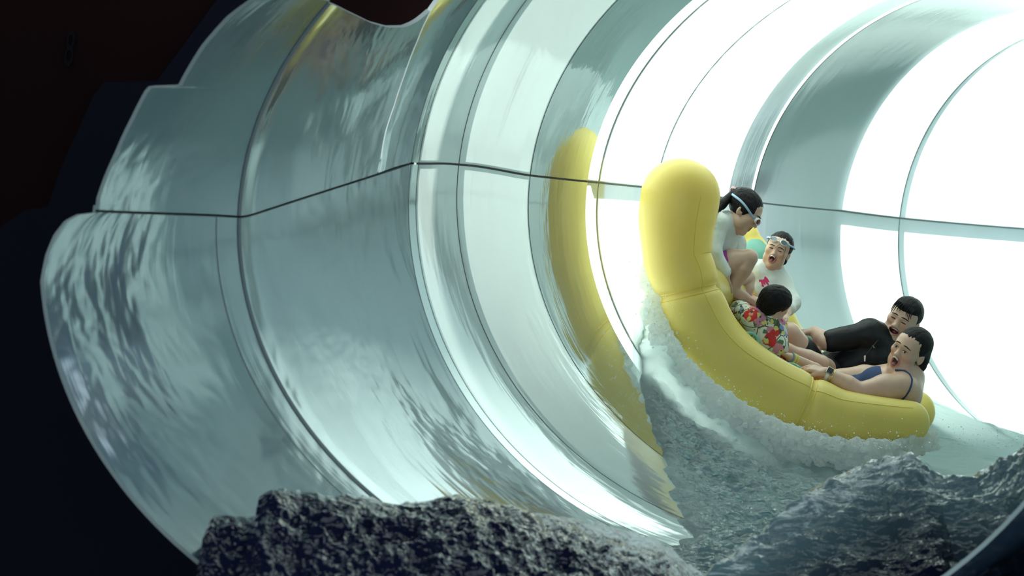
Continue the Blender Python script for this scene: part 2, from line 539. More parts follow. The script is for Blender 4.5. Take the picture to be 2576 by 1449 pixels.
def sm(x, a, b):
    u = np.clip((np.asarray(x, float) - a) / (b - a), 0, 1)
    return u * u * (3 - 2 * u)

# ---------------------------------------------------------------- materials for water and raft
def water_mat(name, deep, mid, foamc, b1s=.55, sc1=24, transl=.55, mps=(.8, .55, 1)):
    m, nt, p, out = mat(name)
    tc = N(nt, 'ShaderNodeTexCoord')
    fo = N(nt, 'ShaderNodeAttribute', attribute_name='foam')
    dp = N(nt, 'ShaderNodeAttribute', attribute_name='deep')
    mp = N(nt, 'ShaderNodeMapping'); mp.inputs['Scale'].default_value = mps
    L(nt, tc, 'Object', mp, 'Vector')
    n1 = N(nt, 'ShaderNodeTexNoise', Scale=sc1, Detail=1.5, Roughness=.5, Distortion=.9)
    n2 = N(nt, 'ShaderNodeTexNoise', Scale=95.0, Detail=3.0, Roughness=.6)
    n3 = N(nt, 'ShaderNodeTexNoise', Scale=17.0, Detail=7.0, Roughness=.72, Distortion=1.4)
    for n in (n1, n2, n3): L(nt, mp, 'Vector', n, 'Vector')
    ad = N(nt, 'ShaderNodeMath', operation='MULTIPLY_ADD'); ad.inputs[1].default_value = 1.0
    L(nt, fo, 'Fac', ad, 0); L(nt, n3, 'Fac', ad, 2)
    mr = N(nt, 'ShaderNodeMapRange'); mr.inputs['From Min'].default_value = .68; mr.inputs['From Max'].default_value = .90
    L(nt, ad, 'Value', mr, 'Value')
    c1 = N(nt, 'ShaderNodeMix', data_type='RGBA'); c1.inputs['A'].default_value = (*mid, 1); c1.inputs['B'].default_value = (*deep, 1)
    L(nt, dp, 'Fac', c1, 'Factor')
    c2 = N(nt, 'ShaderNodeMix', data_type='RGBA'); c2.inputs['B'].default_value = (*foamc, 1)
    L(nt, mr, 'Result', c2, 'Factor'); nt.links.new(c1.outputs[2], c2.inputs['A'])
    nt.links.new(c2.outputs[2], p.inputs['Base Color'])
    ro = N(nt, 'ShaderNodeMapRange'); ro.inputs['To Min'].default_value = .04; ro.inputs['To Max'].default_value = .55
    L(nt, mr, 'Result', ro, 'Value'); L(nt, ro, 'Result', p, 'Roughness')
    p.inputs['IOR'].default_value = 1.33
    b1 = N(nt, 'ShaderNodeBump', Strength=b1s, Distance=.03); L(nt, n1, 'Fac', b1, 'Height')
    fs = N(nt, 'ShaderNodeMath', operation='MULTIPLY'); fs.inputs[1].default_value = .8; L(nt, mr, 'Result', fs, 0)
    b2 = N(nt, 'ShaderNodeBump', Distance=.012); L(nt, fs, 'Value', b2, 'Strength'); L(nt, n2, 'Fac', b2, 'Height'); L(nt, b1, 'Normal', b2, 'Normal')
    L(nt, b2, 'Normal', p, 'Normal')
    tr = N(nt, 'ShaderNodeBsdfTranslucent'); nt.links.new(c2.outputs[2], tr.inputs['Color'])
    iv = N(nt, 'ShaderNodeMath', operation='MULTIPLY_ADD'); iv.inputs[1].default_value = transl; iv.inputs[2].default_value = transl * .25; iv.use_clamp = True
    L(nt, mr, 'Result', iv, 0)
    ms = N(nt, 'ShaderNodeMixShader'); L(nt, iv, 'Value', ms, 0); L(nt, p, 'BSDF', ms, 1); L(nt, tr, 'BSDF', ms, 2)
    L(nt, ms, 'Shader', out, 'Surface')
    return m
M['water'] = water_mat('churning_water', (.004, .006, .018), (.24, .38, .40), (.88, 1, .98), .9, 30, .62, (.55, .8, 1))
M['wave'] = water_mat('dark_wave_water', (.004, .006, .018), (.16, .27, .30), (.72, .85, .84), .45, 30, 0, (.6, .7, 1))
M['wave2'] = water_mat('dark_rippled_water', (.004, .006, .018), (.16, .27, .30), (.72, .85, .84), .5, 26, 0, (.38, .8, 1))
M['drop'] = plain('water_drop', (.92, .98, .97), .2, .6)

def vinyl(name, col, rough=.28, tr=.12, fine=.05):
    m, nt, p, out = mat(name)
    tc = N(nt, 'ShaderNodeTexCoord')
    n1 = N(nt, 'ShaderNodeTexNoise', Scale=3.0, Detail=4.0)
    n2 = N(nt, 'ShaderNodeTexNoise', Scale=60.0, Detail=2.0)
    L(nt, tc, 'Object', n1, 'Vector'); L(nt, tc, 'Object', n2, 'Vector')
    mx = N(nt, 'ShaderNodeMix', data_type='RGBA')
    mx.inputs['A'].default_value = (*[c * .9 for c in col], 1); mx.inputs['B'].default_value = (*[min(1, c * 1.08) for c in col], 1)
    L(nt, n1, 'Fac', mx, 'Factor'); nt.links.new(mx.outputs[2], p.inputs['Base Color'])
    b1 = N(nt, 'ShaderNodeBump', Strength=fine, Distance=.012); L(nt, n2, 'Fac', b1, 'Height')
    b2 = N(nt, 'ShaderNodeBump', Strength=.12, Distance=.06); L(nt, n1, 'Fac', b2, 'Height'); L(nt, b1, 'Normal', b2, 'Normal')
    L(nt, b2, 'Normal', p, 'Normal')
    p.inputs['Roughness'].default_value = rough
    p.inputs['Coat Weight'].default_value = .0
    if tr:
        t = N(nt, 'ShaderNodeBsdfTranslucent'); nt.links.new(mx.outputs[2], t.inputs['Color'])
        ms = N(nt, 'ShaderNodeMixShader'); ms.inputs[0].default_value = tr
        L(nt, p, 'BSDF', ms, 1); L(nt, t, 'BSDF', ms, 2); L(nt, ms, 'Shader', out, 'Surface')
    return m
M['yellow'] = vinyl('yellow_raft_vinyl', (.93, .75, .19), .42, .24)
M['foam'] = vinyl('white_foam', (.94, 1, .99), .6, .65, .5)
M['yellow2'] = vinyl('deep_yellow_raft_vinyl', (.76, .46, .03))
M['teal'] = vinyl('teal_raft_pad', (.17, .42, .33), .4, 0)
M['weld'] = vinyl('weld_strip', (.86, .65, .10), .35, 0)

# ---------------------------------------------------------------- raft
RN_D, RF_D = 12.3, 13.9
_rn = np.array([(1712, 492), (1702, 575), (1703, 640), (1724, 705), (1742, 775), (1778, 848), (1843, 921), (1937, 980), (2034, 1024), (2116, 1050), (2200, 1058), (2288, 1062)], float)
_rf = np.array([(1856, 606), (1868, 650), (1884, 712), (1915, 790), (1962, 872), (2036, 945), (2110, 990), (2180, 1015), (2250, 1030), (2300, 1036)], float)
def _arc(pts):
    l = np.r_[0, np.cumsum(np.linalg.norm(np.diff(pts, axis=0), axis=1))]; return l / l[-1]
_sn, _sf = _arc(_rn), _arc(_rf)
_nx, _ny = _pchip(_sn, _rn[:, 0]), _pchip(_sn, _rn[:, 1])
_fx, _fz = _pchip(_sf, _rf[:, 0]), _pchip(_sf, _rf[:, 1])
def raft(s, v):
    """plan coordinates of the bent raft (s along, v across) -> point"""
    s = np.asarray(s, float); v = np.asarray(v, float)
    def w(px, py, d): return np.stack([(px - 1288) / FPX * d, d + 0 * px, (724.5 - py) / FPX * d + CAMZ], -1)
    a, b = w(_nx(s), _ny(s), RN_D), w(_fx(s), _fz(s), RF_D)
    return a + (b - a) * v[..., None]
def raft_n(s, v):
    e = .004
    t = raft(np.clip(s + e, 0, 1), v) - raft(np.clip(s - e, 0, 1), v)
    u = raft(s, v + e) - raft(s, v - e)
    n = np.cross(u, t); n /= np.linalg.norm(n, axis=-1, keepdims=True)
    return np.where((n @ np.array([.7, -.1, .7]))[..., None] < 0, -n, n)
RAFT = empty('inflatable_raft', tuple(raft(np.array(.5), np.array(.5))))
tag(RAFT, 'large yellow inflatable raft tipped up the tube wall carrying five riders', 'raft')
NR = 30
al = np.linspace(0, 2 * math.pi, NR, endpoint=False)
ca, sa = np.cos(al), np.sin(al)
def pinch(s, c, dep=.13): return 1 - dep * np.exp(-((s - c) / .012) ** 2) + .03 * np.exp(-((s - c - .045) / .03) ** 2) + .02 * np.exp(-((s - c + .045) / .03) ** 2)
def sausage(C, Nm, r, name):
    """inflated tube with rounded ends along the centre line C"""
    T = np.gradient(C, axis=0); T /= np.linalg.norm(T, axis=1, keepdims=True)
    Bv = np.cross(T, Nm); Bv /= np.linalg.norm(Bv, axis=1, keepdims=True); N2 = np.cross(Bv, T)
    rings = []
    for a in np.linspace(math.pi / 2, .12, 9): rings.append((C[0] - T[0] * r[0] * .96 * math.sin(a), Bv[0], N2[0], max(r[0] * math.cos(a), .002)))
    for i in range(len(C)): rings.append((C[i], Bv[i], N2[i], r[i]))
    for a in np.linspace(.12, math.pi / 2, 9): rings.append((C[-1] + T[-1] * r[-1] * .96 * math.sin(a), Bv[-1], N2[-1], max(r[-1] * math.cos(a), .002)))
    V = np.array([c + (b * ca[:, None] + n * sa[:, None] * 1.03) * rr for c, b, n, rr in rings])
    n = len(rings)
    F = grid_faces(n, NR, False, True) + [tuple(range(NR))[::-1], tuple((n - 1) * NR + j for j in range(NR))]
    keep(mesh(name, V.reshape(-1, 3), F, M['yellow']), RAFT)
    return dict(C=C, B=Bv, N=N2, r=r)
RCEN = raft(np.array(.5), np.array(.5))
ss = np.linspace(0, 1, 130)
one = np.ones_like(ss)
near_t = sausage(raft(ss, 0 * ss), raft_n(ss, 0 * ss), np.interp(ss, [0, .06, .15, .255, .34, .5, .70, .85, 1], [.208, .206, .182, .166, .180, .180, .163, .140, .112]) * pinch(ss, .262) * pinch(ss, .715), 'side_tube')
far_t = sausage(raft(ss, one), raft_n(ss, one), np.interp(ss, [0, .06, .15, .3, .7, 1], [.135, .178, .188, .175, .16, .13]) * pinch(ss, .30) * pinch(ss, .70), 'side_tube')
vv = np.linspace(.08, .92, 50)
for s0, r0 in ((.25, .15), (.93, .10)):
    sausage(raft(np.full(50, s0), vv), raft_n(np.full(50, s0), vv), np.full(50, r0), 'end_tube')
def tube_curve(name, pts, r, mt, parent=None, closed=False, k=8, caps=True):
    pts = np.asarray(pts, float); n = len(pts)
    r = np.broadcast_to(np.asarray(r, float), (n,))
    if closed: tg = np.roll(pts, -1, 0) - np.roll(pts, 1, 0)
    else: tg = np.gradient(pts, axis=0)
    tg /= np.linalg.norm(tg, axis=1, keepdims=True) + 1e-12
    ref = np.array([0, 0, 1.0]) if abs(tg[0, 2]) < .9 else np.array([1.0, 0, 0])
    u = np.cross(tg[0], ref); u /= np.linalg.norm(u); us = []
    for i in range(n):
        u = u - tg[i] * np.dot(u, tg[i]); u /= np.linalg.norm(u) + 1e-12; us.append(u.copy())
    us = np.array(us); vs = np.cross(tg, us)
    a = np.linspace(0, 2 * math.pi, k, endpoint=False)
    V = pts[:, None] + (us[:, None] * np.cos(a)[None, :, None] + vs[:, None] * np.sin(a)[None, :, None]) * r[:, None, None]
    F = grid_faces(n, k, closed, True)
    if not closed and caps: F += [tuple(range(k))[::-1], tuple((n - 1) * k + j for j in range(k))]
    o = mesh(name, V.reshape(-1, 3), F, mt)
    if parent is not None: keep(o, parent)
    return o
# welded collars at the pinches, and the long weld seams
for tb, lst in ((near_t, (.262, .715)), (far_t, (.30, .70))):
    for s0 in lst:
        for ds in (-.006, .006):
            k = int(round((s0 + ds) * 129)); pts = tb['C'][k] + (tb['B'][k] * ca[:, None] + tb['N'][k] * sa[:, None] * 1.03) * (tb['r'][k] * 1.002)
            tube_curve('weld_seam', pts, .004, M['weld'], RAFT, True, 6)
    for ang in (.75, -2.2, math.pi + .35):
        sd = tb['B'] * math.cos(ang) + tb['N'] * math.sin(ang) * 1.03
        tube_curve('weld_seam', tb['C'] + sd * tb['r'][:, None] * .997, .0022, M['weld'], RAFT, False, 6)
# floor of the raft, and inner backrest pads
S_, V_ = np.meshgrid(np.linspace(.06, .92, 40), np.linspace(.06, .94, 26), indexing='ij')
fp, fn = raft(S_, V_), raft_n(S_, V_)
q = (fp - fn * (.045 + .015 * np.cos(V_ * 40))[..., None]); q2 = q - fn * .03
V = np.concatenate([q.reshape(-1, 3), q2.reshape(-1, 3)]); nn, mm = S_.shape
F = grid_faces(nn, mm) + grid_faces(nn, mm, off=nn * mm, flip=True)
keep(mesh('raft_floor', V, F, M['yellow2']), RAFT)
def inward(tb, k):
    b = tb['B'][k]; return b if np.dot(RCEN - tb['C'][k], b) > 0 else -b
def pad(tb, s, a0, a1, w, name='backrest_pad'):
    """teal pad lying on the inner face of a tube; a: angle round it, w: half length in samples"""
    n, m = 15, 11; g = np.zeros((n, m, 3)); gn = np.zeros((n, m, 3))
    for a in range(n):
        u = a / (n - 1) * 2 - 1; k = int(np.clip(round(s * 129 + u * w), 0, 129))
        kf = np.clip(s * 129 + u * w, 0, 128.99); k0 = int(kf); f = kf - k0
        c = tb['C'][k0] * (1 - f) + tb['C'][k0 + 1] * f; r = tb['r'][k0] * (1 - f) + tb['r'][k0 + 1] * f
        b, nn_ = inward(tb, k), tb['N'][k]
        for j in range(m):
            v = j / (m - 1) * 2 - 1
            an = (a0 + a1) / 2 + (a1 - a0) / 2 * v * math.sqrt(max(0, 1 - abs(u) ** 3))
            d_ = b * math.cos(an) + nn_ * math.sin(an) * 1.03
            g[a, j] = c + d_ * (r + .016 * (1 - max(abs(u), abs(v)) ** 6) + .002); gn[a, j] = d_
    V = np.concatenate([g.reshape(-1, 3), (g - gn * .03).reshape(-1, 3)])
    o = n * m
    return keep(mesh(name, V, grid_faces(n, m) + grid_faces(n, m, off=o, flip=True), M['teal']), RAFT)
pad(far_t, .075, .15, 1.35, 9)
for s0 in (.42, .57, .82): pad(far_t, s0, -.45, .75, 9)
for s0 in (.03, .42, .58): pad(near_t, s0, -.35, .85, 8)
def handle(tb, s, ang):
    k = int(s * 129); pts = []
    for u in np.linspace(-1, 1, 13):
        i = int(np.clip(k + u * 4, 0, 129))
        d_ = inward(tb, i) * math.cos(ang) + tb['N'][i] * math.sin(ang)
        pts.append(tb['C'][i] + d_ * (tb['r'][i] - .004 + .045 * (1 - u ** 4)))
    tube_curve('grab_handle', pts, .011, M['teal'], RAFT)
for tb, s0, an in ((far_t, .48, 1.1), (near_t, .50, 1.0), (near_t, .66, .9), (far_t, .16, .8)): handle(tb, s0, an)

# ---------------------------------------------------------------- water running down the tube
_we = [(1722, 1350), (1700, 1290), (1668, 1180), (1646, 1115), (1618, 985), (1608, 915), (1612, 840), (1625, 740), (1634, 640), (1650, 560), (1720, 600), (1850, 760), (2050, 860), (2250, 960), (2440, 1050), (2576, 1095)]
_wi = sorted(inv(x, y) for x, y in _we)
_wd = [7.0, 9.6] + [w[0] for w in _wi] + [26]; _wp = [_wi[0][1] - .02, _wi[0][1] + .0] + [w[1] for w in _wi] + [_wi[-1][1]]
nd, npn = 420, 240
dv = np.concatenate([np.linspace(8.2, 13.2, 320), np.linspace(13.22, 25, 100)])
D, U_ = np.meshgrid(dv, np.linspace(0, 1, npn), indexing='ij')
pe = np.interp(D, _wd, _wp)
PH = pe + .06 + (-math.pi + .55 - pe - .06) * U_
Pt, Nt = tube(D, PH), tube_n(D, PH)
edge_n = (fbm(Pt, 9, 4) - .5) * .10
inn = pe + edge_n - PH                                   # radians inside the left boundary
rb = (-math.pi + .75) + edge_n                            # right boundary
inr = PH - rb
ins = np.minimum(inn, inr)
h = -.02 + .05 * sm(ins, -.01, .05) + .05 * sm(ins, .1, .7)
rid = fbm(Pt * np.array([.55, 1.0, 1]), 17, 2, .5)
chop = ((rid - .5) * .10 + (ridged(Pt * np.array([.6, 1.1, 1]), 24, 2) - .6) * .022) * sm(ins, .0, .25) * sm(-D, -16, -11.5)
fine = (fbm(Pt, 48, 2) - .5) * .022 * sm(ins, .0, .06)
# thrown up foam round the raft
s_mid = np.linspace(0.02, 1, 60)
_rpn = raft(s_mid, np.zeros(60) - .1)
dist = np.full(D.shape, 9.0)
for q in _rpn: dist = np.minimum(dist, np.linalg.norm(Pt - q, axis=-1))
nr = np.exp(-(np.maximum(dist - .2, 0) / .16) ** 2)
spl = (.03 + .15 * fbm(Pt, 14, 5, .6)) * nr * sm(ins, -.02, .05) * sm(-D, -13.1, -12.2)
X = Pt + Nt * (h + chop + fine + spl)[..., None]
o = mesh('slide_water', X.reshape(-1, 3), grid_faces(len(dv), npn), M['water'])
tag(o, 'foaming shallow water rushing down the tube floor under the raft', 'water', kind='stuff')
far_ = sm(D, 11.6, 12.6)
foam = np.clip(.75 * nr + .36 * far_ + .25 * np.exp(-(np.maximum(inn, 0) / .05) ** 2) + (.10 + .17 * sm(D, 9.4, 12.0)), 0, 1)
attr(o, 'foam', foam); attr(o, 'deep', np.clip(1 - sm(D, 8.2, 10.8), 0, 1) * .9)

# standing waves thrown up where the slide empties
def front_wave(name, label, crest, dc, d_near, drop, amp, foamf, dback=1.0, nx=560, ny=170, ms=13, xs_=1.0, mt='wave', edge=.35):
    cx = np.array([c[0] for c in crest], float); cy = np.array([c[1] for c in crest], float)
    px = np.linspace(cx[0], cx[-1], nx)
    dcr = np.interp(px, [c[0] for c in dc], [c[1] for c in dc])
    zc = (724.5 - np.interp(px, cx, cy)) / FPX * dcr + CAMZ
    xs = (px - 1288) / FPX * dcr
    uu = np.concatenate([np.linspace(-1, 0, int(ny * .7), endpoint=False), np.linspace(0, 1, ny - int(ny * .7))])
    U, _ = np.meshgrid(uu, px, indexing='ij')
    Dm = np.where(U < 0, dcr[None] + U * (dcr[None] - d_near), dcr[None] + U * dback)
    Z = np.where(U < 0, zc[None] - drop * np.abs(U) ** 1.15, zc[None] - .75 * np.abs(U) ** 1.6)
    Xm = np.broadcast_to(xs[None], Dm.shape).copy()
    Pm = np.stack([Xm, Dm, Z], -1)
    Rm = (Pm * np.array([xs_, 1, 1])) @ np.array([[.9, -.3, .3], [.25, .55, .1], [-.35, .1, .93]])
    n = (fbm(Rm, ms, 2, .5) - .5) * amp * 1.3 + (ridged(Rm, ms * 2.1, 2) - .6) * amp * .36 + (fbm(Rm, 44, 2) - .5) * amp * .32
    big = (fbm(Pm, 3.1, 3) - .5) * amp * 1.2
    en = np.minimum(1, np.minimum(np.arange(nx), np.arange(nx)[::-1]) / 12.0)[None]
    Pm[..., 2] += n * (edge + (1 - edge) * sm(np.abs(U), 0, .25)) + big * sm(np.abs(U), 0, .3)
    Pm[..., 1] += (fbm(Pm + 5, 9, 3) - .5) * amp * .8
    o = mesh(name, Pm.reshape(-1, 3), grid_faces(len(uu), nx, flip=True), M[mt])
    tag(o, label, 'water', kind='stuff')
    fo = foamf(px[None] + 0 * Dm, U, Pm)
    attr(o, 'foam', np.clip(fo, 0, 1)); attr(o, 'deep', np.ones(Dm.shape) if mt == 'wave' else 1 - .6 * sm(U, -.45, 0))
    return o
cl = [(508, 1475), (516, 1400), (522, 1325), (540, 1303), (600, 1300), (644, 1296), (652, 1250), (690, 1230), (760, 1240), (830, 1246), (880, 1240), (960, 1262), (1040, 1266), (1090, 1262), (1130, 1246),
      (1200, 1256), (1300, 1276), (1400, 1300), (1500, 1320), (1600, 1346), (1690, 1378), (1730, 1420), (1800, 1470), (1900, 1520)]
front_wave('foreground_wave', 'dark churning wave spilling over the left side of the slide outlet', cl, [(500, 7.75), (1300, 8.3), (1900, 9.0)], 6.9, .42, .075,
           lambda px, U, Pm: .26 * sm(px, 1150, 1600) * sm(U, -.6, 0) + .10 * sm(U, -.12, 0) + .01)
cr_ = [(1650, 1560), (1750, 1475), (1830, 1410), (1900, 1352), (1980, 1280), (2060, 1228), (2150, 1185), (2230, 1146), (2290, 1140), (2340, 1182), (2400, 1196), (2450, 1206), (2500, 1176), (2576, 1120), (2640, 1060)]
front_wave('foreground_wave', 'dark standing wave with white glints at right end of slide', cr_, [(1600, 8.5), (2200, 9.3), (2640, 8.8)], 7.75, .95, .05,
           lambda px, U, Pm: .20 * sm(U, -.30, 0) * sm(-px, -2500, -2200) + .02, ms=19, xs_=.5, mt='wave2', edge=.9)

# ---------------------------------------------------------------- soft-body modelling: distance fields -> one continuous skin
def A3(v): return np.array(v, float)
def unit(v):
    v = A3(v); return v / (np.linalg.norm(v) + 1e-12)
def frame(fwd, upv):
    y = unit(fwd); z = A3(upv); z = unit(z - y * np.dot(z, y)); x = np.cross(y, z)
    return np.stack([x, y, z], 1)                    # columns: person's right, forward, up
def cap(a, b, ra, rb, k=.02, tag='', op=1): return dict(t='c', a=A3(a), b=A3(b), ra=ra, rb=rb, k=k, tag=tag, op=op)
def ell(c, R, r, k=.02, tag='', op=1): return dict(t='e', c=A3(c), R=np.eye(3) if R is None else np.asarray(R), r=A3(r), k=k, tag=tag, op=op)
def prim_d(p, X):
    if p['t'] == 'c':
        ab = p['b'] - p['a']; L2 = np.dot(ab, ab) + 1e-12
        t = np.clip(((X - p['a']) @ ab) / L2, 0, 1)
        return np.linalg.norm(X - p['a'] - t[..., None] * ab, axis=-1) - (p['ra'] + (p['rb'] - p['ra']) * t)
    q = (X - p['c']) @ p['R']
    k0 = np.linalg.norm(q / p['r'], axis=-1); k1 = np.linalg.norm(q / (p['r'] ** 2), axis=-1) + 1e-9
    return np.where(k0 < 1e-6, -p['r'].min(), k0 * (k0 - 1) / k1)
def comb(F, f, p):
    k = max(p['k'], 1e-4)
    if p['op'] > 0:
        h = np.maximum(k - np.abs(F - f), 0) / k
        return np.minimum(F, f) - h * h * k * .25
    h = np.maximum(k - np.abs(F + f), 0) / k
    return np.maximum(F, -f) + h * h * k * .25
def sdf(prims, X):
    F = np.full(X.shape[:-1], 1.0)
    for p in prims: F = comb(F, prim_d(p, X), p)
    return F
def prim_box(p):
    if p['t'] == 'c':
        r = max(p['ra'], p['rb']); return np.minimum(p['a'], p['b']) - r, np.maximum(p['a'], p['b']) + r
    e = np.abs(p['R']) @ p['r']; return p['c'] - e, p['c'] + e
def skin_mesh(name, prims, h, mt, parent=None, grow=0.0):
    """surface nets over the blended field"""
    lo_ = np.min([prim_box(p)[0] for p in prims if p['op'] > 0], 0) - 4 * h - grow
    hi_ = np.max([prim_box(p)[1] for p in prims if p['op'] > 0], 0) + 4 * h + grow
    n = np.ceil((hi_ - lo_) / h).astype(int) + 1
    ax = [lo_[i] + h * np.arange(n[i]) for i in range(3)]
    F = np.full(n, .05, np.float32)
    for p in prims:
        a, b = prim_box(p); m = p['k'] + 3 * h + grow
        i0 = np.maximum(((a - m - lo_) / h).astype(int), 0); i1 = np.minimum(((b + m - lo_) / h).astype(int) + 2, n)
        if (i1 <= i0).any(): continue
        sl = tuple(slice(i0[k], i1[k]) for k in range(3))
        X = np.stack(np.meshgrid(*[ax[k][sl[k]] for k in range(3)], indexing='ij'), -1)
        F[sl] = comb(F[sl], prim_d(p, X), p)
    F = F - grow
    ins = F < 0
    V, Fc = nets(F, ins, ax)
    return mesh(name, V, Fc, mt, parent)
def nets(F, ins, ax):
    c = None
    s = np.zeros(np.array(F.shape) - 1, np.int8)
    sh = F.shape
    for a in (0, 1):
        for b in (0, 1):
            for d in (0, 1):
                s += ins[a:sh[0] - 1 + a, b:sh[1] - 1 + b, d:sh[2] - 1 + d]
    act = (s > 0) & (s < 8)
    I = np.argwhere(act)
    idx = np.full(act.shape, -1, np.int32); idx[act] = np.arange(len(I))
    pos = np.zeros((len(I), 3)); cnt = np.zeros(len(I))
    for axis in range(3):
        o1, o2 = [k for k in range(3) if k != axis]
        for a in (0, 1):
            for b in (0, 1):
                p0 = I.copy(); p0[:, o1] += a; p0[:, o2] += b
                p1 = p0.copy(); p1[:, axis] += 1
                f0 = F[tuple(p0.T)]; f1 = F[tuple(p1.T)]
                m = (f0 < 0) != (f1 < 0)
                t = f0 / np.where(m, f0 - f1, 1)
                q = p0.astype(float); q[:, axis] += t
                pos[m] += q[m]; cnt[m] += 1
    pos /= np.maximum(cnt, 1)[:, None]
    V = np.stack([ax[k][0] + pos[:, k] * (ax[k][1] - ax[k][0]) for k in range(3)], 1)
    Fc = []
    for axis in range(3):
        o1, o2 = [(1, 2), (2, 0), (0, 1)][axis]
        sl0 = [slice(None)] * 3; sl1 = [slice(None)] * 3
        sl0[axis] = slice(0, -1); sl1[axis] = slice(1, None)
        a, b = ins[tuple(sl0)], ins[tuple(sl1)]
        E = np.argwhere(a != b)
        E = E[(E[:, o1] > 0) & (E[:, o2] > 0) & (E[:, o1] < sh[o1] - 1) & (E[:, o2] < sh[o2] - 1)]
        def g(d1, d2):
            q = E.copy(); q[:, o1] -= d1; q[:, o2] -= d2; return idx[tuple(q.T)]
        Q = np.stack([g(1, 1), g(0, 1), g(0, 0), g(1, 0)], 1)
        fl = ~a[tuple(E.T)]
        Q[fl] = Q[fl][:, ::-1]
        Fc.append(Q)
    Fc = np.concatenate(Fc); Fc = Fc[(Fc >= 0).all(1)]
    return V, Fc
def verts(o):
    a = np.empty(len(o.data.vertices) * 3); o.data.vertices.foreach_get('co', a); return a.reshape(-1, 3)
def set_verts(o, V):
    o.data.vertices.foreach_set('co', V.ravel()); o.data.update()
def vnormals(o):
    a = np.empty(len(o.data.vertices) * 3, np.float32); o.data.vertices.foreach_get('normal', a); return a.reshape(-1, 3)
def tint(o, C):
    at = o.data.attributes.new('tint', 'FLOAT_COLOR', 'POINT')
    at.data.foreach_set('color', np.concatenate([C, np.ones((len(C), 1))], 1).astype(np.float32).ravel())

# ---------------------------------------------------------------- skin, hair, cloth
def skin_material(name):
    m, nt, p, out = mat(name)
    at = N(nt, 'ShaderNodeAttribute', attribute_name='tint')
    tc = N(nt, 'ShaderNodeTexCoord'); nz = N(nt, 'ShaderNodeTexNoise', Scale=28.0, Detail=4.0)
    L(nt, tc, 'Object', nz, 'Vector')
    hs = N(nt, 'ShaderNodeHueSaturation'); mr = N(nt, 'ShaderNodeMapRange'); mr.inputs['To Min'].default_value = .85; mr.inputs['To Max'].default_value = 1.12
    L(nt, nz, 'Fac', mr, 'Value'); L(nt, mr, 'Result', hs, 'Value'); L(nt, at, 'Color', hs, 'Color'); L(nt, hs, 'Color', p, 'Base Color')
    p.inputs['Roughness'].default_value = .38
    p.inputs['Subsurface Weight'].default_value = .08; p.inputs['Subsurface Radius'].default_value = (.012, .005, .003)
    p.inputs['Subsurface Scale'].default_value = .5
    return m
def hair_material(name, col):
    m, nt, p, out = mat(name)
    tc = N(nt, 'ShaderNodeTexCoord'); mp = N(nt, 'ShaderNodeMapping'); mp.inputs['Scale'].default_value = (60, 60, 14); mp.inputs['Rotation'].default_value = (.4, .5, 0)
    nz = N(nt, 'ShaderNodeTexNoise', Scale=2.0, Detail=3.0, Distortion=.8)
    L(nt, tc, 'Object', mp, 'Vector'); L(nt, mp, 'Vector', nz, 'Vector')
    b = N(nt, 'ShaderNodeBump', Strength=.8, Distance=.006); L(nt, nz, 'Fac', b, 'Height'); L(nt, b, 'Normal', p, 'Normal')
    p.inputs['Base Color'].default_value = (*col, 1); p.inputs['Roughness'].default_value = .5
    p.inputs['Specular IOR Level'].default_value = .16
    return m
def cloth_material(name, col, rough=.75, sheen=.1, scale=200):
    return plain(name, col, rough, .2, noise=.08, nscale=14, bump=.15)
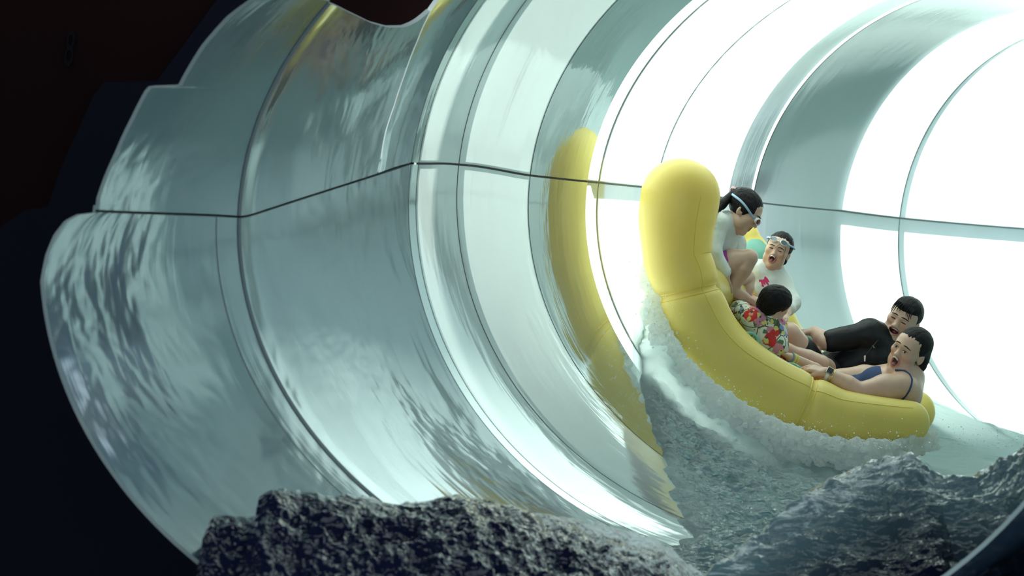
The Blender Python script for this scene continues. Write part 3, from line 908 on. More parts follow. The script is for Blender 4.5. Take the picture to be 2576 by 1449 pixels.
def floral_material(name):
    m, nt, p, out = mat(name)
    tc = N(nt, 'ShaderNodeTexCoord'); p.inputs['Roughness'].default_value = .8
    last = None
    col = N(nt, 'ShaderNodeRGB'); col.outputs[0].default_value = (.72, .76, .66, 1); last = col.outputs[0]
    def layer(scale, thr, c, seed, soft=.03):
        nonlocal last
        mp = N(nt, 'ShaderNodeMapping'); mp.inputs['Location'].default_value = (seed, seed * .7, seed * 1.3)
        nd = N(nt, 'ShaderNodeTexNoise', Scale=26.0, Detail=2.0)
        L(nt, tc, 'Object', mp, 'Vector'); L(nt, mp, 'Vector', nd, 'Vector')
        va = N(nt, 'ShaderNodeMixRGB'); va.inputs[0].default_value = .035
        L(nt, mp, 'Vector', va, 1); L(nt, nd, 'Color', va, 2)
        vo = N(nt, 'ShaderNodeTexVoronoi', Scale=scale); L(nt, va, 'Color', vo, 'Vector')
        rm = N(nt, 'ShaderNodeMapRange'); rm.inputs['From Min'].default_value = thr; rm.inputs['From Max'].default_value = thr + soft
        rm.inputs['To Min'].default_value = 1; rm.inputs['To Max'].default_value = 0
        L(nt, vo, 'Distance', rm, 'Value')
        mx = N(nt, 'ShaderNodeMixRGB'); L(nt, rm, 'Result', mx, 0)
        nt.links.new(last, mx.inputs[1]); mx.inputs[2].default_value = (*c, 1); last = mx.outputs[0]
    def vine(scale, w, c, seed):
        nonlocal last
        mp = N(nt, 'ShaderNodeMapping'); mp.inputs['Location'].default_value = (seed, -seed, seed * .4)
        L(nt, tc, 'Object', mp, 'Vector')
        vo = N(nt, 'ShaderNodeTexVoronoi', Scale=scale, feature='DISTANCE_TO_EDGE'); L(nt, mp, 'Vector', vo, 'Vector')
        rm = N(nt, 'ShaderNodeMapRange'); rm.inputs['From Min'].default_value = w; rm.inputs['From Max'].default_value = w * 1.6
        rm.inputs['To Min'].default_value = 1; rm.inputs['To Max'].default_value = 0
        L(nt, vo, 'Distance', rm, 'Value'); mx = N(nt, 'ShaderNodeMixRGB'); L(nt, rm, 'Result', mx, 0)
        nt.links.new(last, mx.inputs[1]); mx.inputs[2].default_value = (*c, 1); last = mx.outputs[0]
    vine(11, .022, (.07, .10, .06), 4.2)
    layer(16, .30, (.10, .17, .08), 3.1)
    layer(15, .22, (.25, .32, .55), 5.2)
    layer(9.5, .34, (.60, .24, .34), 1.7)
    layer(9.5, .13, (.40, .07, .16), 1.7)
    layer(9.0, .36, (.60, .03, .03), 8.4)
    layer(9.0, .10, (.75, .30, .20), 8.4)
    layer(14, .20, (.70, .62, .20), 6.6)
    layer(26, .17, (.05, .07, .05), 2.2)
    nt.links.new(last, p.inputs['Base Color'])
    return m
M['skin'] = skin_material('skin')
M['hair'] = hair_material('wet_black_hair', (.006, .005, .006))
M['white_tee'] = cloth_material('white_rash_top', (.70, .74, .70))
M['black_suit'] = cloth_material('black_wet_rash_top', (.012, .013, .015))
M['black_suit'].node_tree.nodes['Principled BSDF'].inputs['Roughness'].default_value = .42
M['navy_suit'] = cloth_material('navy_swimsuit', (.04, .07, .16))
M['pink'] = cloth_material('pink_print', (.60, .05, .16))
M['purple'] = cloth_material('purple_shorts', (.35, .06, .30))
M['redshorts'] = cloth_material('red_shorts', (.55, .06, .09))
M['floral'] = floral_material('floral_print_cloth')
M['eye'] = plain('eye_white', (.75, .74, .70), .2)
M['iris'] = plain('dark_iris', (.012, .008, .006), .12)
M['lash'] = plain('dark_lash', (.012, .009, .008), .6)
M['teeth'] = plain('teeth', (.82, .80, .74), .25)
M['tongue'] = plain('tongue', (.30, .12, .12), .4)
M['goggle'] = plain('white_goggle_rubber', (.72, .75, .76), .35)
M['goggle_blue'] = plain('pale_blue_goggle_strap', (.32, .48, .66), .4)
M['lens'] = plain('smoked_goggle_lens', (.10, .13, .15), .05, .9)
M['lens_red'] = plain('dark_red_goggle_lens', (.16, .02, .03), .08, .9)
M['steel'] = plain('polished_steel', (.6, .58, .52), .2); M['steel'].node_tree.nodes['Principled BSDF'].inputs['Metallic'].default_value = 1
M['gold'] = plain('gold_metal', (.65, .45, .15), .25); M['gold'].node_tree.nodes['Principled BSDF'].inputs['Metallic'].default_value = 1
M['black_glass'] = plain('black_watch_glass', (.01, .01, .012), .05, .8)
M['band_yellow'] = plain('yellow_wristband', (.70, .68, .10), .5)
M['band_blue'] = plain('blue_wristband', (.12, .30, .42), .5)
M['band_black'] = plain('black_wristband', (.012, .012, .014), .5)
M['pinktie'] = plain('pink_hair_tie', (.75, .35, .40), .6)

SKIN = A3((.60, .41, .31))

class Head:
    """face modelled in its own frame (x right, y forward, z up), adult size times s"""
    def __init__(self, c, fwd, upv, s=1.0, mw=.026, mh=.012, mz=-.060, jd=.0, eyes='open', smile=0., wide=1.0, nose=1.0):
        self.c, self.R, self.s = A3(c), frame(fwd, upv), s
        self.eyes = eyes
        E = lambda x, y, z, rx, ry, rz, k=.02, tag='', op=1, R=None: ell(self.w((x, y, z)), self.R if R is None else self.R @ R, A3((rx, ry, rz)) * s, k * s, tag, op)
        C = lambda a, b, ra, rb, k=.01, tag='', op=1: cap(self.w(a), self.w(b), ra * s, rb * s, k * s, tag, op)
        w = wide
        f = [E(0, -.018, .038, .077, .095, .082, .01),
             E(0, .030, .045, .064 * w, .055, .052, .04),
             E(0, .034, -.020, .065 * w, .060, .070, .04),
             E(0, .030, -.072 - jd * .7, .054 * w, .052, .044, .035),
             E(0, .066, -.100 - jd, .024, .020, .018, .03)]
        for q in (-1, 1):
            f += [E(q * .042 * w, .060, -.018 + .006 * smile, .026, .025, .021 + .003 * smile, .02),
                  E(q * .050 * w, .030, -.060 - jd * .5, .018, .030, .030, .03)]
        f += [E(0, .080, .024, .046, .016, .012, .022)]
        for q in (-1, 1):
            f += [E(q * .032, .106, .004, .019, .018, .0125, .014, '', -1),
                  E(q * .032, .078, .004, .020, .016, .013, .008)]
        nz = nose
        f += [C((0, .086, .012), (0, .103 * 1, -.026), .0075, .0105 * nz, .014), E(0, .106, -.030, .0125 * nz, .011, .010, .008)]
        for q in (-1, 1):
            f += [E(q * .0135 * nz, .096, -.034, .0085, .010, .0075, .006), E(q * .0065 * nz, .106, -.040, .0038, .005, .003, .002, '', -1)]
        self.face = f
        # lips round the open mouth
        z0 = mz - jd * .5; hh = mh + jd * .5
        ring = []
        for a in np.linspace(0, 2 * math.pi, 15)[:-1]:
            x, z = mw * math.cos(a), z0 + hh * math.sin(a) + smile * .010 * (math.cos(a) ** 2) - smile * .003
            y = self.front(x, z, f)
            ring.append((x, y - .0015, z))
        self.ring = ring
        self.mouth = (mw, hh, z0)
        yc = self.front(0, z0 + hh + .004, f)
        lips = [C(ring[i], ring[(i + 1) % 14], .0058, .0058, .006, 'lip') for i in range(14)]
        cav = [E(0, yc + .001 - .008, z0 + smile * .002, mw - .002, .034, max(.004, hh - .002), .003, 'cav', -1)]
        self.lips, self.cav = lips, cav
        ears = []
        for q in (-1, 1):
            Rz = np.array([[math.cos(q * .35), -math.sin(q * .35), 0], [math.sin(q * .35), math.cos(q * .35), 0], [0, 0, 1]])
            ears += [E(q * .080, -.012, -.012, .011, .021, .032, .006, 'ear', 1, Rz), E(q * .090, -.006, -.010, .007, .012, .019, .004, '', -1, Rz)]
        self.prims = f + ears + lips + cav
    def w(self, p): return self.c + self.R @ (A3(p) * self.s)
    def front(self, x, z, prims=None):
        """forward position of the face surface at (x,z)"""
        pr = self.prims if prims is None else prims
        ys = np.linspace(.16, -.02, 91)
        X = self.c + (np.stack([np.full(91, x), ys, np.full(91, z)], 1) * self.s) @ self.R.T
        F = sdf(pr, X); i = np.argmax(F < 0)
        if F[i] >= 0: return .06
        if i == 0: return ys[0]
        t = F[i - 1] / (F[i - 1] - F[i]); return ys[i - 1] + t * (ys[i] - ys[i - 1])
    def patch(self, name, outline, mt, parent, off=.0012, rings=4, dome=0):
        """flat thing lying on the face: outline points (x,z) about a centre"""
        o = A3(outline); c = o.mean(0); V = []; n = len(o)
        for r in range(1, rings + 1):
            for p in o:
                q = c + (p - c) * r / rings
                V.append(self.w((q[0], self.front(q[0], q[1], self.face) + off + dome * (1 - (r / rings) ** 2), q[1])))
        V.append(self.w((c[0], self.front(c[0], c[1], self.face) + off + dome, c[1])))
        F = grid_faces(rings, n, False, True) + [(len(V) - 1, (i + 1) % n, i) for i in range(n)]
        return mesh(name, V, F, mt, parent)
    def line(self, name, pts, r, mt, parent, off=.001, k=6):
        P3 = [self.w((x, self.front(x, z, self.face) + off, z)) for x, z in pts]
        r = np.interp(np.linspace(0, 1, len(pts)), np.linspace(0, 1, len(r)), r) * self.s if hasattr(r, '__len__') else r * self.s
        return tube_curve(name, P3, r, mt, parent, False, k)
    def features(self, par, brow=(0, 0), lids=1.0, look=(0, 0)):
        """eyes, brows, teeth and tongue as children of the person"""
        for q in (-1, 1):
            cx, cz = q * .032, .003
            op = {'open': .0062, 'wide': .0085, 'squint': .0026}[self.eyes]
            ol = [(cx + .0145 * math.cos(a), cz + op * math.sin(a) * (1 if math.sin(a) > 0 else .8)) for a in np.linspace(0, 2 * math.pi, 17)[:-1]]
            if self.eyes != 'squint':
                e = keep(self.patch('eye', ol, M['eye'], None, .0010, 3, .0015), par)
                ri = min(.0062, op * 1.05)
                ic = (cx + look[0], cz + look[1])
                il = [(ic[0] + .0062 * math.cos(a), ic[1] + min(.0062, op * .98) * math.sin(a)) for a in np.linspace(0, 2 * math.pi, 13)[:-1]]
                keep(self.patch('iris', il, M['iris'], None, .0026, 2, .0012), par)
            else:
                keep(self.patch('eye', ol, M['iris'], None, .0008, 2, .0006), par)
            ar = np.linspace(0, math.pi, 9)
            keep(self.line('eyelid', [(cx + .0155 * math.cos(a), cz + op * math.sin(a) * 1.05 + .0006) for a in ar], [.0008, .0017, .0017, .0008], M['lash'], None, .0018), par)
            bx = [(cx + q * u, cz + .0225 + brow[0] * (1 if u < 0 else 0) * 0 + .004 * (1 - (u / .022) ** 2) + brow[1] * (u / .022) + brow[0]) for u in np.linspace(-.021, .023, 9)]
            keep(self.line('eyebrow', bx, [.0018, .0034, .0030, .0012], M['hair'], None, .0008), par)
        mw, hh, z0 = self.mouth
        yf = self.front(0, z0 + hh + .004, self.face)
        if hh > .006:
            n = 9; V = []; F = []
            for i in range(n):
                a = (i / (n - 1) - .5) * 2; x = a * mw * .74
                y = yf - .006 - .010 * a * a
                zt = z0 + hh * math.sqrt(max(0, 1 - (x / mw) ** 2)) + .001; zb = zt - min(.0085, hh * .55)
                V += [self.w((x, y, zt)), self.w((x, y, zb)), self.w((x, y - .006, zb)), self.w((x, y - .006, zt))]
            F = grid_faces(n, 4, False, True) + [(0, 1, 2, 3), (4 * n - 1, 4 * n - 2, 4 * n - 3, 4 * n - 4)]
            keep(mesh('teeth', V, F, M['teeth'], None, False), par)
            T = [ell(self.w((0, yf - .040, z0 - hh * .55)), self.R, A3((mw * .66, .022, hh * .34 + .002)) * self.s, .001)]
            keep(skin_mesh('tongue', T, .0025 * self.s, M['tongue']), par)

def hand_prims(wr, dirv, palm, s=1.0, right=True, curl=(.35, .4, .3), spread=.10, thumb=.6):
    """palm with five separate fingers; dirv: wrist to knuckles, palm: the way the palm faces"""
    d = unit(dirv); nrm = A3(palm); nrm = unit(nrm - d * np.dot(nrm, d)); side = np.cross(d, nrm) * (1 if right else -1)
    wr = A3(wr); out = []
    # side points to the thumb
    offs = [.030, .0105, -.0095, -.028]; ln = [.070, .078, .072, .056]; pl = [.086, .090, .086, .078]
    for i in range(4):
        kn = wr + d * pl[i] * s + side * offs[i] * s
        out.append(cap(wr + side * offs[i] * .6 * s + d * .01 * s, kn, .0145 * s, .0112 * s, .016 * s, 'hand'))
        ang = 0; p = kn; fd0 = unit(d + side * spread * (1.5 - i) * .66)
        for sg, (fr, rr) in enumerate(((.45, .0092), (.30, .0083), (.25, .0074))):
            ang += curl[sg]
            fd = fd0 * math.cos(ang) + nrm * math.sin(ang)
            q = p + fd * ln[i] * fr * s * 1.12
            out.append(cap(p, q, rr * 1.06 * s, rr * .98 * s, .0035 * s, 'hand')); p = q
    b = wr + d * .026 * s + side * .026 * s
    t1 = b + unit(d * .75 + side * thumb + nrm * .35) * .042 * s
    t2 = t1 + unit(d * .95 + side * .28 * thumb + nrm * .30) * .032 * s
    t3 = t2 + unit(d * 1.0 + nrm * .35) * .024 * s
    out += [cap(b, t1, .016 * s, .0115 * s, .012 * s, 'hand'), cap(t1, t2, .0108 * s, .0098 * s, .003, 'hand'), cap(t2, t3, .0096 * s, .0082 * s, .003, 'hand')]
    return out

def limb(a, b, c, ra, rb, rc, tag, k=.03, bulge=1.08):
    """two tapered segments with a joint and a muscle swell"""
    a, b, c = A3(a), A3(b), A3(c)
    return [cap(a, a + (b - a) * .4, ra, ra * bulge * .98, k, tag + '1'), cap(a + (b - a) * .4, b, ra * bulge * .98, rb, k, tag + '1'),
            cap(b, b + (c - b) * .35, rb, rb * 1.06, .006, tag + '2'), cap(b + (c - b) * .35, c, rb * 1.06, rc, .006, tag + '2')]

def foot(an, toe, s, tag='foot'):
    an, toe = A3(an), A3(toe); d = toe - an
    return [cap(an, an + d * .55, .040 * s, .034 * s, .02, tag), cap(an + d * .5, toe, .034 * s, .022 * s, .02, tag), cap(an, an - d * .2, .036 * s, .032 * s, .02, tag)]

def finish_body(name, label, prims, head, vox, skin=SKIN, loc=None):
    o = skin_mesh(name, prims, vox, M['skin'])
    X = verts(o); C = np.tile(skin, (len(X), 1))
    if head is not None:
        near = np.linalg.norm(X - head.c, axis=1) < .2 * head.s
        Xn = X[near]; q = ((Xn - head.c) @ head.R) / head.s
        Cn = C[near]
        lip = np.min([prim_d(p, Xn) for p in head.lips], 0)
        w = 1 - sm(lip, .0005, .0045); Cn = Cn * (1 - w[:, None]) + A3((.42, .17, .14)) * w[:, None]
        cav = prim_d(head.cav[0], Xn)
        w = 1 - sm(cav, .000, .0035); Cn = Cn * (1 - w[:, None]) + A3((.10, .018, .018)) * w[:, None]
        ck = np.exp(-(((np.abs(q[:, 0]) - .042) / .02) ** 2 + ((q[:, 2] + .022) / .02) ** 2)) * (q[:, 1] > .03)
        Cn = Cn * (1 - .25 * ck[:, None] * A3((0, .45, .5)))
        C[near] = Cn
    tint(o, C)
    tag(o, label, 'person')
    return o
def wrinkle(o, amp, scale, axis=None):
    X = verts(o); n = vnormals(o)
    Y = X * A3(axis) if axis is not None else X
    d = (ridged(Y, scale, 3) - .6) * amp
    set_verts(o, X + n * d[:, None])
def cloth(name, prims, vox, mt, par, grow=.006, amp=.006, scale=16, axis=None):
    pr = [dict(p, ra=p['ra'] + grow, rb=p['rb'] + grow) if p['t'] == 'c' else dict(p, r=p['r'] + (grow if p['op'] > 0 else 0)) for p in prims]
    o = skin_mesh(name, pr, vox, mt)
    if amp: wrinkle(o, amp, scale, axis)
    return keep(o, par)
def band(name, a, b, r, w, mt, par, th=.003, k=20):
    """bracelet round a limb, centred on a, axis towards b"""
    a = A3(a); z = unit(A3(b) - a); x = unit(np.cross(z, (0.3, .2, 1))); y = np.cross(z, x)
    V = []
    for i in range(k):
        t = 2 * math.pi * i / k; e = x * math.cos(t) + y * math.sin(t)
        V += [a + e * r - z * w, a + e * r + z * w, a + e * (r + th) + z * w * .8, a + e * (r + th) - z * w * .8]
    return keep(mesh(name, V, grid_faces(k, 4, True, True), mt), par)
def strands(name, lists, r, mt, par):
    """locks of hair joined to one mesh"""
    V = []; F = []
    for pts in lists:
        pts = A3(pts); n = len(pts); tg = np.gradient(pts, axis=0); tg /= np.linalg.norm(tg, axis=1, keepdims=True) + 1e-9
        u = np.cross(tg, (0.2, .9, .3)); u /= np.linalg.norm(u, axis=1, keepdims=True) + 1e-9; v = np.cross(tg, u)
        k = 5; o = len(V); rr = np.linspace(1, .25, n) * r
        for i in range(n):
            for j in range(k):
                a = 2 * math.pi * j / k; V.append(pts[i] + (u[i] * math.cos(a) + v[i] * math.sin(a)) * rr[i])
        F += grid_faces(n, k, False, True, o)
    return keep(mesh(name, V, F, mt), par)
def bez(*P_, n=9):
    P_ = [A3(p) for p in P_]; out = []
    for t in np.linspace(0, 1, n):
        q = P_
        while len(q) > 1: q = [a * (1 - t) + b * t for a, b in zip(q[:-1], q[1:])]
        out.append(q[0])
    return out
def goggles(hd, par, rows, lens_mt, frame_mt, strap_mt, zc, yoff=.012, tilt=0, ang=0, sep=.033):
    """rows: strap path in the head frame; lenses sit on the face at height zc"""
    G_ = empty('swim_goggles', tuple(hd.w((0, .1, zc)))); keep(G_, par)
    for q in (-1, 1):
        cx = q * sep; V = []; n = 20
        y0 = hd.front(cx, zc, hd.face) if zc < .03 else hd.front(cx, min(zc, .1), hd.face)
        nx = unit((q * .35, 1, tilt)); Rl = frame(nx, (0, -tilt, 1))
        c = A3((cx, y0 + .004, zc))
        prof = ((.023, -.010), (.026, .004), (.0255, .011), (.021, .0135))
        for r, yy in prof:
            for i in range(n):
                a = 2 * math.pi * i / n
                V.append(hd.w(c + Rl @ A3((r * 1.12 * math.cos(a) * (1 + .06 * math.cos(a) * q), yy, r * .78 * math.sin(a)))))
        ob = mesh('goggle_cup', V, grid_faces(4, n, False, True), frame_mt); keep(ob, par)
        V = [hd.w(c + Rl @ A3((.0215 * 1.12 * math.cos(2 * math.pi * i / n) * (1 + .06 * math.cos(2 * math.pi * i / n) * q), .0128, .0215 * .78 * math.sin(2 * math.pi * i / n)))) for i in range(n)]
        V.append(hd.w(c + Rl @ A3((0, .0165, 0))))
        keep(mesh('goggle_lens', V, [(n, i, (i + 1) % n) for i in range(n)], lens_mt), par)
    bpy.data.objects.remove(G_)
    a, b = hd.front(-.008, zc, hd.face), hd.front(.008, zc, hd.face)
    keep(tube_curve('goggle_bridge', [hd.w((-.012, a + .012, zc)), hd.w((0, max(a, b) + .015, zc + .002)), hd.w((.012, b + .012, zc))], .0035 * hd.s, frame_mt), par)
    for path in rows:
        path = np.stack([_pchip(np.arange(len(path)), A3(path)[:, k])(np.linspace(0, len(path) - 1, 49)) for k in range(3)], 1)
        P3 = [hd.w(p) for p in path]; P3 = A3(P3); n = len(P3)
        tg = np.gradient(P3, axis=0); tg /= np.linalg.norm(tg, axis=1, keepdims=True)
        cen = hd.w((0, -.015, .03)); ou = P3 - cen; ou /= np.linalg.norm(ou, axis=1, keepdims=True)
        wd = np.cross(tg, ou); wd /= np.linalg.norm(wd, axis=1, keepdims=True)
        V = []
        for i in range(n): V += [P3[i] + wd[i] * .007 * hd.s, P3[i] - wd[i] * .007 * hd.s, P3[i] - wd[i] * .007 * hd.s + ou[i] * .003, P3[i] + wd[i] * .007 * hd.s + ou[i] * .003]
        keep(mesh('goggle_strap', V, grid_faces(n, 4, False, True), strap_mt), par)
def hair_cap(hd, par, extra, cut, vox=.004, thick=.012, name='hair', noise=.004):
    s = hd.s
    E = lambda x, y, z, rx, ry, rz, k=.02, op=1: ell(hd.w((x, y, z)), hd.R, A3((rx, ry, rz)) * s, k * s, '', op)
    pr = [E(0, -.018, .038, .077 + thick, .095 + thick, .082 + thick, .01)] + [E(*e) for e in extra] + [E(*(c[:6]), c[6] if len(c) > 6 else .01, -1) for c in cut]
    o = skin_mesh(name, pr, vox, M['hair'])
    if noise:
        X = verts(o); n = vnormals(o); q = ((X - hd.c) @ hd.R) / s
        d = (ridged(q * A3((1, .35, .35)), 70, 2) - .6) * noise
        set_verts(o, X + n * d[:, None])
    return keep(o, par)

# ---------------------------------------------------------------- riders
def Q(px, py, d): return np.array(P(px, py, d))
def RP(s, v, up_=0.0):
    s, v = np.array(float(s)), np.array(float(v)); return raft(s, v) + raft_n(s, v) * up_

# --- man in black rash top ------------------------------------------------
dm = 13.05
hd = Head(Q(2274, 803, dm), (-.50, -.86, -.10), (.47, -.10, .88), 1.02, mw=.030, mh=.012, mz=-.058, jd=.010, eyes='squint', smile=1., wide=1.10, nose=1.15)
neck = Q(2240, 862, dm + .06); chest = Q(2196, 888, dm + .06); belly = Q(2130, 922, dm + .08); pelv = Q(2080, 948, dm + .12)
tr = frame(unit(neck - pelv), (-.25, -1, .35))                       # y along the spine
shR = Q(2188, 838, dm - .02); shL = Q(2268, 905, dm + .22)
elR = Q(2077, 860, dm - .04); wrR = Q(2049, 835, dm + .05)
elL = Q(2215, 960, dm + .10); wrL = Q(2152, 946, dm - .22)
B = list(hd.prims)
B += [cap(hd.w((0, -.02, -.075)), neck, .056, .062, .03, 'neck'), cap(neck, chest, .07, .115, .05, 'torso')]
B += [ell(chest, tr, (.150, .14, .120), .05, 'torso'), ell(belly, tr, (.120, .14, .115), .06, 'torso'), ell(pelv, tr, (.125, .11, .115), .06, 'torso')]
B += [cap(neck, shR, .06, .062, .05, 'torso'), cap(neck, shL, .06, .062, .05, 'torso')]
aR = limb(shR, elR, wrR, .058, .047, .033, 'armR', .02); aL = limb(shL, elL, wrL, .058, .045, .031, 'armL')
B += aR + aL
B += hand_prims(wrR, Q(2018, 834, dm + .09) - wrR, (-.1, .1, -1), 1.05, True, (.35, .55, .45), .14, .7)
B += hand_prims(wrL, Q(2120, 940, dm - .26) - wrL, (.1, .3, -1), 1.05, False, (.4, .6, .4), .12, .5)
hipR, kneR, anR = Q(2062, 952, dm + .02), Q(1985, 840, dm - .18), Q(2000, 930, dm - .10)
hipL, kneL, anL = Q(2092, 950, dm + .10), Q(2066, 914, dm - .28), Q(1972, 879, dm - .30)
lR = limb(hipR, kneR, anR, .080, .066, .045, 'legR'); lL = limb(hipL, kneL, anL, .070, .046, .034, 'legL', .015)
B += lR + lL + foot(anR, anR + A3((-.12, -.02, -.10)), 1.1) + foot(anL, anL + A3((-.14, .02, .02)), 1.0)
man = finish_body('person', 'laughing man in black rash top leaning back beside the woman in raft', B, hd, .0046, SKIN * A3((1.0, .98, .97)))
hd.features(man, (.002, -.003))
hair_cap(hd, man, [(0, .020, .085, .070, .065, .040, .03)], [(0, .105, -.035, .078, .085, .085, .012), (-.075, .045, -.05, .05, .05, .07, .012), (.075, .045, -.05, .05, .05, .07, .012), (0, -.02, -.16, .12, .14, .11, .02)], .0045, .010)
strands('fringe', [bez(hd.w((x, .075, .098)), hd.w((x * 1.05 + .004, .108, .085)), hd.w((x * 1.1 + dx, .100, z))) for x, dx, z in
        ((-.052, -.004, .045), (-.044, -.004, .030), (-.035, 0, .048), (-.026, 0, .050), (.010, .004, .056), (.024, .005, .050), (.036, .006, .038), (.046, .006, .030), (.053, .004, .040))], .0060, M['hair'], man)
tors = [p for p in B if p['tag'] == 'torso'] + [cap(neck, shR, .062, .066, .05), cap(hd.w((0, -.022, -.105)), neck, .060, .068, .03)]
sl = [cap(shR, shR + (elR - shR) * .86, .064, .056, .015), cap(shL, shL + (elL - shL) * .8, .066, .055, .03)]
MAN_T = tors
cloth('rash_top', tors + sl, .0055, M['black_suit'], man, .008, .008, 11)
cloth('shorts', [dict(p, k=.03) for p in [ell(pelv, tr, (.13, .12, .12), .05), cap(hipR, hipR + (kneR - hipR) * .62, .086, .080, .04), cap(hipL, hipL + (kneL - hipL) * .55, .075, .066, .04)]], .006, M['black_suit'], man, .009, .006, 12)
zip_a, zip_b = Q(2210, 854, dm - .09), Q(2174, 899, dm - .115)
keep(tube_curve('zip', bez(zip_a, (A3(zip_a) + zip_b) / 2 + A3((.0, -.03, .01)), zip_b), .0025, M['band_black']), man)
o = mesh('zip_pull', [A3(zip_b) + A3(v) for v in ((-.005, -.022, .010), (.006, -.022, .012), (.003, -.022, -.022), (-.004, -.022, -.022), (-.005, -.016, .010), (.006, -.016, .012), (.003, -.016, -.022), (-.004, -.016, -.022))],
         [(0, 1, 2, 3), (7, 6, 5, 4), (0, 4, 5, 1), (1, 5, 6, 2), (2, 6, 7, 3), (3, 7, 4, 0)], M['steel'], None, False); keep(o, man)
band('wristband', wrL + (wrL - elL) * .02, elL, .033, .012, M['band_black'], man, .004)

# --- woman in navy swimsuit -------------------------------------------------
dw = 12.50
hd = Head(Q(2288, 882, dw), (-.66, -.72, .06), (.58, -.02, .80), 1.0, mw=.022, mh=.017, mz=-.058, jd=.028, eyes='open', smile=-.2, wide=1.10, nose=1.25)
neck = Q(2286, 948, dw + .05); chest = Q(2250, 985, dw + .08); belly = Q(2185, 1005, dw + .12); pelv = Q(2130, 1010, dw + .15)
tr = frame(unit(neck - pelv), (-.3, -.8, .5))
shN = Q(2268, 972, dw - .10); shF = Q(2236, 945, dw + .22)
elN = Q(2162, 985, dw - .16); wrN = Q(2078, 938, dw - .14)
elF = Q(2080, 950, dw + .14); wrF = Q(1990, 900, dw + .02)
B = list(hd.prims)
B += [cap(hd.w((0, -.02, -.075)), neck, .050, .056, .03, 'neck'), cap(neck, chest, .075, .13, .05, 'torso')]
B += [ell(chest, tr, (.165, .14, .125), .06, 'torso'), ell(belly, tr, (.14, .14, .12), .06, 'torso'), ell(pelv, tr, (.165, .12, .13), .06, 'torso')]
B += [cap(neck, shN, .056, .066, .05, 'sh'), cap(neck, shF, .056, .060, .05, 'sh'), ell(Q(2205, 965, dw + .04), tr, (.09, .07, .06), .05, 'bust'), ell(Q(2290, 985, dw - .02), None, (.055, .09, .075), .06, 'back')]
aN = limb(shN, elN, wrN, .068, .050, .031, 'armN', .03, 1.10); aF = limb(shF, elF, wrF, .056, .042, .028, 'armF')
B += aN + aF
B += hand_prims(wrN, Q(2036, 924, dw - .12) - wrN, (.2, .4, -1), .95, True, (.30, .40, .35), .08, .4)
B += hand_prims(wrF, Q(1960, 884, dw + .0) - wrF, (.1, .2, -1), .9, False, (.4, .5, .4), .1, .5)
hN, kN, aKN = Q(2120, 1010, dw + .08), Q(2040, 960, dw + .30), RP(.47, .45, .10)
hF, kF, aKF = Q(2125, 1005, dw + .25), Q(2045, 950, dw + .52), RP(.47, .58, .10)
lN, lF = limb(hN, kN, aKN, .088, .058, .040, 'legN'), limb(hF, kF, aKF, .088, .058, .040, 'legF')
B += lN + lF + foot(aKN, aKN + A3((-.13, .02, .06)), .95) + foot(aKF, aKF + A3((-.13, .02, .06)), .95)
woman = finish_body('person', 'screaming woman in navy swimsuit gripping the yellow raft rim', B, hd, .0046, SKIN * A3((1.05, .98, .93)))
hd.features(woman, (.004, -.004), look=(-.002, .001))
hair_cap(hd, woman, [(0, -.035, .060, .080, .085, .070, .03), (0, -.095, -.010, .062, .055, .080, .04), (.01, -.105, -.075, .045, .042, .060, .03), (-.048, -.072, -.055, .044, .045, .085, .03)],
         [(0, .115, -.040, .082, .095, .096, .015), (-.085, .050, -.065, .055, .052, .085, .012), (.085, .050, -.065, .055, .052, .085, .012), (0, .03, -.17, .11, .08, .09, .02)], .0046, .012, 'hair', .006)
strands('wet_locks', [bez(hd.w((x, -.10, -.06)), hd.w((x + .01, -.12, -.11)), hd.w((x + dx, -.10 + dy, -.17 + dz))) for x, dx, dy, dz in
        ((-.03, -.01, .0, .01), (-.02, -.02, .01, -.01), (-.005, .0, .0, .0), (.01, .01, -.01, -.02), (.025, .0, .0, .0), (.035, .02, -.01, .02), (.0, .03, -.02, .03))], .0085, M['hair'], woman)
tt = [dict(p) for p in B if p['tag'] in ('torso', 'bust')]
tt = [p for p in tt if not (p['t'] == 'c')]
tt[0] = ell(chest - unit(neck - pelv) * .035, tr, (.160, .12, .120), .06)
cloth('swimsuit', tt, .0055, M['navy_suit'], woman, .007, .004, 14)
st = bez(Q(2262, 944, dw - .02), Q(2292, 962, dw - .17), Q(2280, 1000, dw - .17), Q(2252, 1022, dw - .10), n=14)
def on_skin(pts, prims, off=.003):
    out = []
    for p in pts:
        p = A3(p)
        for _ in range(8):
            e = .002; f = sdf(prims, p[None])[0]
            g = A3([sdf(prims, (p + d)[None])[0] - f for d in np.eye(3) * e]) / e
            p = p - unit(g) * (f - off)
        out.append(p)
    return out
keep(tube_curve('shoulder_strap', on_skin(st, B, .002), .0055, M['navy_suit']), woman)
st = bez(Q(2195, 962, dw - .03), Q(2180, 972, dw - .03), Q(2172, 965, dw - .02), n=8)
_bx = unit(elF - wrF)
band('wristband', wrF + _bx * .012, elF, .029, .006, M['band_yellow'], woman)
band('wristband', wrF + _bx * .030, elF, .030, .004, M['band_yellow'], woman)
band('wristband', wrF - _bx * .004, elF, .029, .005, M['band_blue'], woman)
